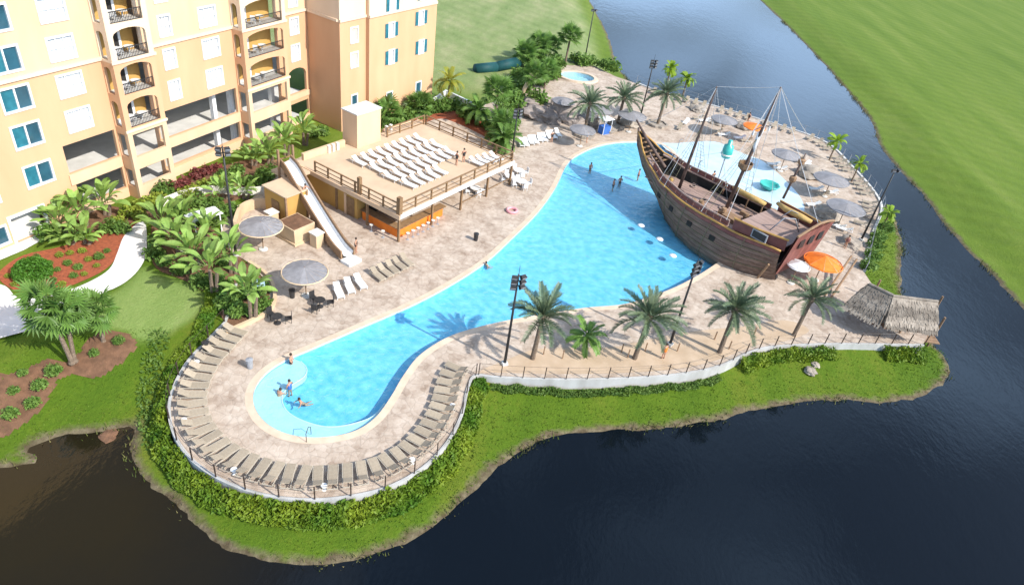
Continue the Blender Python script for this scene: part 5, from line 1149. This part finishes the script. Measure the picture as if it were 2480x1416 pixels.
# ------------------------------------------------------------------ shrubs
def leafball(n, rx, ry, rz, s, seed, m, flat=.2, nz=.22):
    rg = random.Random(seed); mb = MB()
    for k in range(n):
        d = Vector((rg.gauss(0, 1), rg.gauss(0, 1), rg.gauss(0, 1))).normalized(); q = rg.random()**(.35 if nz else .08)*(1+nz*noise.noise(d*2.2+Vector((seed, 0, 0))))
        if d.z < -flat: d.z *= -.5
        c = Vector((d.x*rx, d.y*ry, d.z*rz+rz*.35))*q; a = Vector((rg.gauss(0, 1), rg.gauss(0, 1), rg.gauss(0, .6))).normalized(); b = a.cross(Vector((rg.gauss(0, 1), rg.gauss(0, 1), rg.gauss(0, 1)))).normalized(); e = s*rg.uniform(.6, 1.3)
        mb.quad(c-a*e, c-b*e*.5, c+a*e, c+b*e*.5)
    me = mb.mesh('foliage'); me.materials.append(m); return me
SB_ = {'bush': [leafball(420, .9, .9, .9, .17, i, M['bush']) for i in range(3)], 'red': [leafball(300, .7, .7, .7, .16, i+5, M['redleaf']) for i in range(2)], 'yel': [leafball(340, .8, .8, .7, .15, i+9, M['yelleaf']) for i in range(2)], 'dome': [leafball(4200, 1.0, 1.0, .8, .075, 20, M['dome'], .2, 0)]}
stem_m = MB().tube([(0, 0, -.1), (.05, .02, .45)], [.06, .03], 5).mesh('stem'); stem_m.materials.append(M['trunk'])
def shrub(p, kind, sc, label, group=None, name='shrub'):
    T = thing(name, label, 'shrub', p, random.random()*6, group, sc); link('foliage', random.choice(SB_[kind]), None, T); link('stem', stem_m, None, T); return T
ANCH = [((572,618),'the tall floodlight pole left of the slide'),((632,570),'the upper left grey parasol'),((345,482),'the left balcony bay'),((620,390),'the right balcony bay'),((515,712),'the bare trunked tree at the lawn'),((608,772),'the planter kerb'),((500,560),'the white garden shelter'),((352,560),'the top of the white path'),((205,590),'the entrance clumps'),((760,320),'the shaded return wall'),((700,395),'the slide landing'),((430,640),'the bend of the white path'),
 ((1398,188),'the spa'),((1200,165),'the teal tube'),((1240,372),'the terrace corner floodlight pole'),((1368,158),'the tall fan palm'),((1262,238),'the leaning dead trunk'),((940,298),'the stair tower'),((1085,250),'the yellowing palm'),((2085,582),'the right floodlight pole'),((82,668),'the round clipped bush'),((250,600),'the right end of the red mulch bed'),((30,690),'the left end of the red mulch bed'),((175,640),'the middle of the red mulch bed'),((172,872),'the leaning palm pair'),((30,960),'the lake side of the brown mulch'),((1290,868),'the first front date palm'),((1537,868),'the second front date palm'),((1742,853),'the third front date palm'),((500,420),'the middle of the red shrub row'),((1195,300),'the fan palm behind the terrace')]
ACNT = {}
def near(x, y, what):
    a = min(ANCH, key=lambda q: (gp(*q[0])-gp(x, y)).length); k = (what, a[1]); ACNT[k] = ACNT.get(k, 0)+1; c, d = gp(x, y), gp(*a[0])
    rel = 'left of' if x < a[0][0]-12 else 'right of' if x > a[0][0]+12 else 'beside'
    k = (what, rel, a[1]); ACNT[k] = ACNT.get(k, 0)+1
    return '%s %s %s%s' % (what, rel, a[1], '' if ACNT[k] == 1 else ', %s one' % ORD[ACNT[k]])
shrub(gp(82, 668), 'dome', 1.45, 'round clipped bright green bush in the red mulch bed', None, 'clipped_bush')
for i, (x, y, s) in enumerate(((425, 462, 1.0), (448, 448, .9), (478, 430, 1.0), (500, 420, .9), (525, 412, .8))):
    shrub(gp(x, y), 'red', s*1.2, near(x, y, 'dark red leaved shrub'), 'red leaved shrubs below the parking')
for i, (x, y, s) in enumerate(((330, 508, 1.0), (360, 500, 1.1), (385, 488, 1.0), (445, 478, 1.0), (470, 468, 1.0), (500, 455, 1.0), (530, 448, 1.0), (340, 530, .8), (310, 520, .9), (285, 545, .9))):
    shrub(gp(x, y), 'yel', s*1.15, near(x, y, 'yellow green shrub'), 'yellow green shrubs below the hotel')
BP = [(400,470),(560,440),(600,445),(640,435),(575,420),(540,430),(625,455),(660,420),(480,500),(520,500),(560,520),(430,520),(470,540),(520,540),(530,600),(545,640),(380,590),(375,620),(400,640),(440,660),(490,690),(535,700),(548,740),(575,760),(615,760),(640,740),(625,710),(585,720),(300,560),(270,560),(120,575),(760,330),(780,325)]
for i, (x, y) in enumerate(BP): shrub(gp(x, y), 'bush', random.uniform(.8, 1.3), near(x, y, 'leafy green shrub'), 'green shrubs of the left planting')
FP = [(1240,215),(1255,190),(1265,225),(1300,175),(1320,160),(1345,165),(1290,140),(1270,130),(1430,155),(1460,165),(1480,172),(1170,290),(1190,315),(1230,310),(1205,345),(1135,285),(1050,270),(980,290),(955,300),(1070,268),(1310,205),(1335,190),(1250,240),(1275,205),(1285,165),(1260,150),(1310,130),(1345,150),(1395,150),(1415,158),(1225,280),(1300,250),(1240,260),(1030,262),(1100,262)]
for i, (x, y) in enumerate(FP): shrub(gp(x, y), 'bush', random.uniform(1.2, 2.0), near(x, y, 'leafy green shrub'), 'green shrubs of the far garden')
for i, (x, y) in enumerate(((2118,600),(2112,625),(2100,650),(2125,580),(2142,560))): shrub(gp(x, y), 'bush', 1.1, near(x, y, 'bank shrub'), 'green shrubs of the right bank')
mp_ = [(120,640),(140,655),(165,640),(190,650),(215,630),(240,625),(180,670),(130,680),(100,690),(150,690),(205,665),(235,645),(60,695),(35,690),(20,670),(260,610),(170,615),(145,620),(200,610),(90,625)]
for i, (x, y) in enumerate(mp_): shrub(gp(x, y), random.choice(['bush', 'yel']), random.uniform(.3, .5), near(x, y, 'low tuft'), 'low tufts in the red mulch bed', 'tuft_plant')
for i, (x, y) in enumerate(((55,905),(95,930),(30,940),(75,965),(130,900),(20,990),(230,860),(290,835))): shrub(Vector((gp(x, y, -.4).x, gp(x, y, -.4).y, inside_h(gp(x, y, -.4)))), 'bush', random.uniform(.4, .7), near(x, y, 'low mulch plant'), 'low plants in the brown mulch', 'tuft_plant')
# hedge of ground cover hugging the retaining wall: nobody could count it
def hedge(path, w0, w1, name, label, per_m, h, s=.13, m='hedge', seed=1, rise=False):
    rg = random.Random(seed); Q = resample(path, .25); mb = MB()
    P2 = offset(Q, -1, False)
    for i in range(len(Q)-1):
        for k in range(int(per_m*.25)):
            f = rg.random(); p = Q[i].lerp(Q[i+1], f); d = (P2[i]-Q[i]); ww = lerp(w0, w1, rg.random())+.25*noise.noise(p*.8)
            q = p+d*ww; dz = inside_h(q); hh = h*(.55+.6*noise.noise(q*.6+Vector((9, 0, 0))))*math.sin(PI*min(1, max(.15, (ww-w0+.2)/(w1-w0+.3))))
            if rise:
                uu = min(1, max(0, (ww-w0)/(w1-w0))); hh = lerp(max(.45, .18-dz), .3, uu**1.6)*(.9+.4*noise.noise(q*.9+Vector((9, 0, 0))))
            c = Vector((q.x, q.y, dz+rg.random()**.6*max(.12, hh)))
            a = Vector((rg.gauss(0, 1), rg.gauss(0, 1), rg.gauss(.4, .7))).normalized(); b = a.cross(Vector((rg.gauss(0, 1), rg.gauss(0, 1), rg.gauss(0, 1)))).normalized(); e = s*rg.uniform(.6, 1.5)
            mb.quad(c-a*e, c-b*e*.45, c+a*e, c+b*e*.45)
    return tag(mb.build(name, M[m]), label, 'hedge', kind='stuff')
hp = catmull(G([(540,690),(545,730),(530,770)]), 4, False)+rim[4:]
iA = next(i for i, p in enumerate(hp) if p.x > gp(1150, 905).x and p.y > 38 and i > 60)
hedge(hp[:iA+4], .22, 1.45, 'ground_cover_hedge', 'lush yellow green ground cover outside the round end of the wall', 520, 1.15, .15, rise=True)
hedge(hp[iA+4:iA+26], .35, 1.0, 'ground_cover_hedge', 'thin dark hedge at the foot of the long white wall', 260, .6, .1, 'bush', 2)
hedge(hp[iA+28:iA+42], .4, 1.5, 'ground_cover_hedge', 'clump of hedge at the bend of the white wall', 320, 1.0, .13, 'hedge', 3, True)
hedge(hp[iA+46:], .3, 1.5, 'ground_cover_hedge', 'bright hedge at the right end of the white wall', 360, 1.1, .14, 'hedge', 4, True)
hedge(list(catmull(G([(395,800),(365,900),(362,985),(380,1050)]), 6, False)), -.6, .9, 'ground_cover_hedge', 'loose ground cover left of the rim hedge', 70, .5, .13, 'bush', 5)
# grass tufts: short blades thickening banks and lawn edges
rg = random.Random(11); mb = MB()
bd_ = (GZ > -1.42) & (GZ < -.04) & (dA > .25) & (dA < 9) & (GX < 48) & (GX > -40) & (GY < 95)
cand = np.argwhere(bd_ & (deckd < -.4))
for _ in range(12000):
    j, i = cand[rg.randrange(len(cand))]; x, y = xs[i]+rg.uniform(0, .55), ys[j]+rg.uniform(0, .55); z = GZ[j, i]-.02
    for k in range(2):
        a = rg.random()*6.28; e = rg.uniform(.03, .1); dx, dy = math.cos(a)*.05, math.sin(a)*.05
        mb.quad((x-dx, y-dy, z), (x+dx, y+dy, z), (x+rg.uniform(-.1, .1), y+rg.uniform(-.1, .1), z+e*1.3))
tag(mb.build('grass_tufts', mat('grass_blade', (.07, .145, .010), (.13, .18, .02), .8, .25, coord='World', trans=.2)), 'short grass growing on the lake bank', 'grass', kind='stuff')
# ragged reeds and weeds along both waterlines
rg = random.Random(5); mb = MB()
for P_, lo_, hi_ in ((shore, 16, 130), (bank, 30, 200)):
    Q = [p for p in resample(P_, .3, True) if -45 < p.x < 110 and lo_ < p.y < hi_]
    for p in Q:
        dens = noise.noise(p*.22)+.5*noise.noise(p*.9)
        if dens < -.1: continue
        for k in range(int(3+7*dens)):
            x, y = p.x+rg.gauss(0, .3), p.y+rg.gauss(0, .3); z = inside_h(Vector((x, y, 0)))
            if z < -1.75 or z == -.6: continue
            a = rg.random()*6.28; hgt = rg.uniform(.08, .32)*(1+.7*max(0, dens)); dx, dy = math.cos(a)*.05, math.sin(a)*.05
            mb.quad((x-dx, y-dy, z-.1), (x+dx, y+dy, z-.1), (x+rg.gauss(0, .12), y+rg.gauss(0, .12), z+hgt))
tag(mb.build('shore_weeds', mat('shore_weed', (.07, .10, .015), (.20, .17, .07), .85, .5, coord='World', trans=.15)), 'ragged weeds and dry grass fringing the waterline', 'weeds', kind='stuff')
# ------------------------------------------------------------------ people
def person(p, rz, label, pose='stand', shirt='swim', z=0, name='person'):
    """one continuous skinned body; clothing and hair are children"""
    T = thing(name, label, 'person', (p.x, p.y, z), rz, None, .92)
    if pose == 'stand': J = {'pel': (0, 0, .95), 'ch': (.02, 0, 1.3), 'nk': (.02, 0, 1.5), 'hd': (.04, 0, 1.62), 'top': (.03, 0, 1.76), 'ls': (0, .19, 1.42), 'le': (.02, .27, 1.14), 'lh': (.16, .26, .92), 'rs': (0, -.19, 1.42), 're': (.05, -.28, 1.16), 'rh': (.24, -.24, 1.02), 'lk': (.04, .1, .5), 'la': (0, .11, .06), 'lt': (.2, .12, .03), 'rk': (.0, -.1, .5), 'ra': (-.05, -.11, .06), 'rt': (.15, -.13, .03)}
    else: J = {'pel': (-.1, 0, .1), 'ch': (.1, 0, .35), 'nk': (.16, 0, .55), 'hd': (.2, 0, .66), 'top': (.2, 0, .8), 'ls': (.12, .19, .47), 'le': (.3, .38, .3), 'lh': (.5, .42, .26), 'rs': (.12, -.19, .47), 're': (.3, -.36, .28), 'rh': (.52, -.3, .24), 'lk': (-.4, .12, -.15), 'la': (-.8, .14, -.2), 'lt': (-.9, .14, -.22), 'rk': (-.4, -.12, -.2), 'ra': (-.8, -.14, -.15), 'rt': (-.9, -.14, -.16)}
    E = [('pel','ch'),('ch','nk'),('nk','hd'),('hd','top'),('ch','ls'),('ls','le'),('le','lh'),('ch','rs'),('rs','re'),('re','rh'),('pel','lk'),('lk','la'),('la','lt'),('pel','rk'),('rk','ra'),('ra','rt')]
    R = {'pel': .155, 'ch': .165, 'nk': .06, 'hd': .1, 'top': .085, 'ls': .075, 'le': .048, 'lh': .04, 'rs': .075, 're': .048, 'rh': .04, 'lk': .07, 'la': .05, 'lt': .045, 'rk': .07, 'ra': .05, 'rt': .045}
    ks = list(J); me = bpy.data.meshes.new('body'); me.from_pydata([J[k] for k in ks], [(ks.index(a), ks.index(b)) for a, b in E], [])
    o = link('body', me, M['skin'], T); sm = o.modifiers.new('skin', 'SKIN'); sm.use_smooth_shade = True
    for i, k in enumerate(ks):
        d = me.skin_vertices[0].data[i]; d.radius = (R[k], R[k]); d.use_root = (k == 'pel')
    ss = o.modifiers.new('sub', 'SUBSURF'); ss.levels = 1; ss.render_levels = 1
    h = Vector(J['top']); MB().lathe([(.115, -.09), (.118, -.02), (.09, .06), (0, .1)], 10, (h.x-.02, h.y, h.z)).build('hair', M['hair'], T, smooth=True)
    a, b = Vector(J['pel']), Vector(J['ch']); MB().tube([a-(b-a)*.25, a, b, b+(b-a)*.25] if shirt != 'swim' else [a-(b-a)*.35, a+(b-a)*.1], [.17, .185, .195, .15] if shirt != 'swim' else [.19, .18], 10, flat=.8).build('clothing', M[shirt], T, smooth=True)
    return T
PW = [((705, 874), 'stand', -.9, 'swimmer standing on the ledge near the upper left pool edge'), ((676, 950), 'swim', -.5, 'swimmer with dark hair at the pool step'), ((702, 938), 'stand', -.9, 'bather in blue beside the pool step'), ((730, 968), 'swim', -.5, 'swimmer in the round pool end, nearest the bottom'), ((1430, 408), 'stand', -.85, 'bather standing at the far left pool edge'), ((1486, 447), 'stand', -.9, 'left one of two bathers close together in the ship shadow'), ((1502, 440), 'stand', -.9, 'right one of two bathers close together in the ship shadow'), ((1546, 428), 'stand', -.6, 'slim bather wading by the bow'), ((1180, 638), 'swim', -.5, 'swimmer at the middle pool edge')]
for k, (px, po, z, l) in enumerate(PW): person(gp(*px), k*1.3, l, po, 'blue' if k == 2 else 'swim', z)
PD_ = [((862, 612), 'person in dark clothes at the foot of the slide', 'iron', 0), ((1335, 345), 'person walking between the rocks and the pool', 'iron', 0), ((1810, 297), 'person standing at the channel wall by the orange canopy', 'iron', 0), ((1420, 345), 'person at the far pool corner', 'white', 0), ((1605, 868), 'child in red by the fence behind the date palms', 'orange', 0), ((2045, 600), 'person in maroon behind the ship stern', 'hullred', 0)]
for k, (px, l, s, z) in enumerate(PD_): person(gp(*px), k*2.1, l, 'stand', s, z)
for k, (px, l) in enumerate((((1748, 470), 'person on the ship deck by the far rail'), ((1722, 445), 'person on the foredeck beside the far rail'))): person(gp(*px, DZ), k+1, l, 'stand', 'iron', DZ)
for k, (px, l) in enumerate((((1105, 400), 'left one of two people on the terrace behind the white loungers'), ((1122, 393), 'right one of two people on the terrace behind the white loungers'))): person(gp(*px, 3.06), k+1, l, 'stand', 'iron', 3.06)
sp = bw(39.5, 48.9, 2.75); person(sp, A2-PI/2, 'rider in dark swimwear on the water slide', 'swim', 'iron', 2.85)
# ------------------------------------------------------------------ patio sets and small things
def chair(p, rz, label, m='iron', group=None):
    C = thing('patio_chair', label, 'chair', p, rz, group); mm_ = M[m]
    MB().box((0, 0, .42), (.52, .52, .05)).build('seat', mm_, C); MB().box((-.27, 0, .7), (.05, .5, .55)).build('backrest', mm_, C)
    for x in (-.22, .22):
        for y in (-.22, .22): MB().box((x, y, .2), (.04, .04, .4)).build('leg', mm_, C)
    return C
def round_table(p, label, m='white', r=.55, group=None):
    T = thing('round_table', label, 'table', p, 0, group); MB().lathe([(0, .74), (r, .74), (r, .69), (0, .69)], 16).build('table_top', M[m], T); MB().lathe([(.3, 0), (.3, .04), (.05, .1), (.05, .7)], 10).build('pedestal', M['iron'], T); return T
for s, (x, y) in enumerate(((775, 742), (672, 782))):
    c = gp(x, y); w_ = ['below the lower grey parasol', 'near the planter kerb'][s]; round_table(c, 'dark round table of the patio set '+w_, 'iron', .45, 'dark patio tables')
    for k in range(3 if s == 0 else 2): a = k*2.1+.4; chair(c+Vector((math.cos(a), math.sin(a), 0))*.85, a+PI, 'dark patio chair, %s of those around the small table ' % ORD[k+1]+w_, 'iron', 'dark patio chairs '+w_)
for s, (x, y) in enumerate(((1235, 440), (1255, 425), (1150, 468), (1262, 452))):
    c = gp(x, y); w_ = ['at the bar front corner', 'beyond the bar corner', 'under the bar roof edge', 'nearest the pool by the bar corner'][s]; round_table(c, 'white round table '+w_, 'white', .6, 'white tables by the bar')
    for k in range(4): a = k*PI/2+.5; chair(c+Vector((math.cos(a), math.sin(a), 0))*.95, a+PI, 'white patio chair, %s around the table ' % ORD[k+1]+w_, 'white', 'white patio chairs '+w_)
for k in range(9):
    q = bw(U0+1.4+k*.75, V0+.1) if k < 7 else bw(U0-.1, V0+2+(k-7)*1.6); T = thing('bar_stool', 'backless bar stool, %s at the %s side of the bar counter' % (ORD[k+1 if k < 7 else k-6], 'front' if k < 7 else 'left'), 'stool', q, 0, 'bar stools, '+('front' if k < 7 else 'left')); MB().lathe([(0, .76), (.19, .76), (.19, .71), (0, .71)], 10).build('seat', M['offwhite'], T); MB().lathe([(.2, 0), (.03, .05), (.03, .7)], 8).build('pedestal', M['grey'], T)
for k, (x, y) in enumerate(((708, 720), (1152, 582), (606, 890), (500, 848))):
    T = thing('waste_bin', ['dark round bin below the lower parasol', 'small dark bin on the open deck in front of the bar', 'pale grey bin at the round pool end', 'dark bin at the top of the left rim curve'][k], 'bin', gp(x, y)); MB().lathe([(.2, 0), (.25, .75), (.27, .75), (.27, .82), (0, .9)], 12).build('body', M['iron'] if k != 2 else M['grey'], T)
T = thing('pink_ring', 'pale pink inflatable ring lying on the deck before the bar', 'swim ring', gp(1240, 512)); q = [Vector((.55*math.cos(a), .55*math.sin(a), .14)) for a in [2*PI*k/20 for k in range(21)]]; MB().tube(q, .16, 8, cap=False).build('tube', mat('pink_vinyl', (.75, .35, .36), (.7, .3, .33), .35, 2), T, smooth=True)
# pool handrail and floats
T = thing('pool_handrail', 'slim metal handrail post at the bottom of the round pool end', 'handrail', gp(746, 1062)); MB().tube([(0, -.3, 0), (0, -.3, .8), (0, .2, .95), (0, .6, .5), (0, .6, -.2)], .025, 6).build('rail', M['bronze'], T)
for k, (x, y) in enumerate(((1553, 545), (1598, 578), (1630, 618))):
    T = thing('pool_float', ['white water jet float near the hull shadow edge, upper one', 'white water jet float near the hull shadow edge, middle one', 'white water jet float near the hull shadow edge, lower one'][k], 'float', gp(x, y)+Vector((0, 0, -.08))); MB().lathe([(.05, .16), (.32, .12), (.42, .02), (.3, -.04)], 12).build('body', M['white'], T, smooth=True)
# white shelter among the shrubs
T = thing('garden_shelter', 'small white roofed shelter among the shrubs left of the parasol', 'shelter', gp(500, 560), .9); MB().box((0, 0, 1.9), (3.0, 1.6, .14), taper=.85).build('roof', M['white'], T)
for x in (-1.2, 1.2):
    for y in (-.6, .6): MB().box((x, y, .9), (.1, .1, 1.8)).build('post', M['white'], T)
T = thing('blue_lounger_float', 'pale blue cover behind the planter kerb', 'cover', gp(628, 705), .4); MB().box((0, 0, .5), (1.1, .8, 1.0), taper=.9).build('cover', mat('pale_blue_vinyl', (.35, .52, .62), (.45, .6, .68), .4, 2), T)
# leaning driftwood trunk over the rocks and stair poles by the stern
T = thing('dead_trunk', 'tan leaning dead trunk among the rock garden palms', 'trunk', gp(1262, 238)); MB().tube([(0, 0, 0), (.3, .3, 1.4), (.9, .6, 2.8), (1.3, .5, 3.6)], [.25, .3, .35, .12], 8).build('log', M['tan'], T, smooth=True)
for k, (a, b) in enumerate((((1998, 715), (2062, 620)), ((2012, 722), (2075, 628)))):
    p, q = gp(*a, .1), gp(*b, 1.6); T = thing('leaning_spar', ['left one of two leaning wooden spars right of the stern', 'right one of two leaning wooden spars right of the stern'][k], 'spar', p); MB().tube([(0, 0, 0), q-p], .11, 6).build('log', M['wood'], T)
# low fence posts around the date palm bed
for k, (x, y) in enumerate(((1316,858),(1362,868),(1418,862),(1505,852),(1520,866),(1562,850),(1640,850),(1730,822),(1765,845),(1825,812))):
    T = thing('bed_stake', near(x, y, 'short wooden stake'), 'stake', gp(x, y), 0, 'stakes in the date palm bed'); MB().box((0, 0, .45), (.09, .09, .9)).build('post', M['wood'], T)
print('tris', sum(len(m.polygons)*2 for m in bpy.data.meshes), 'objects', len(bpy.data.objects))
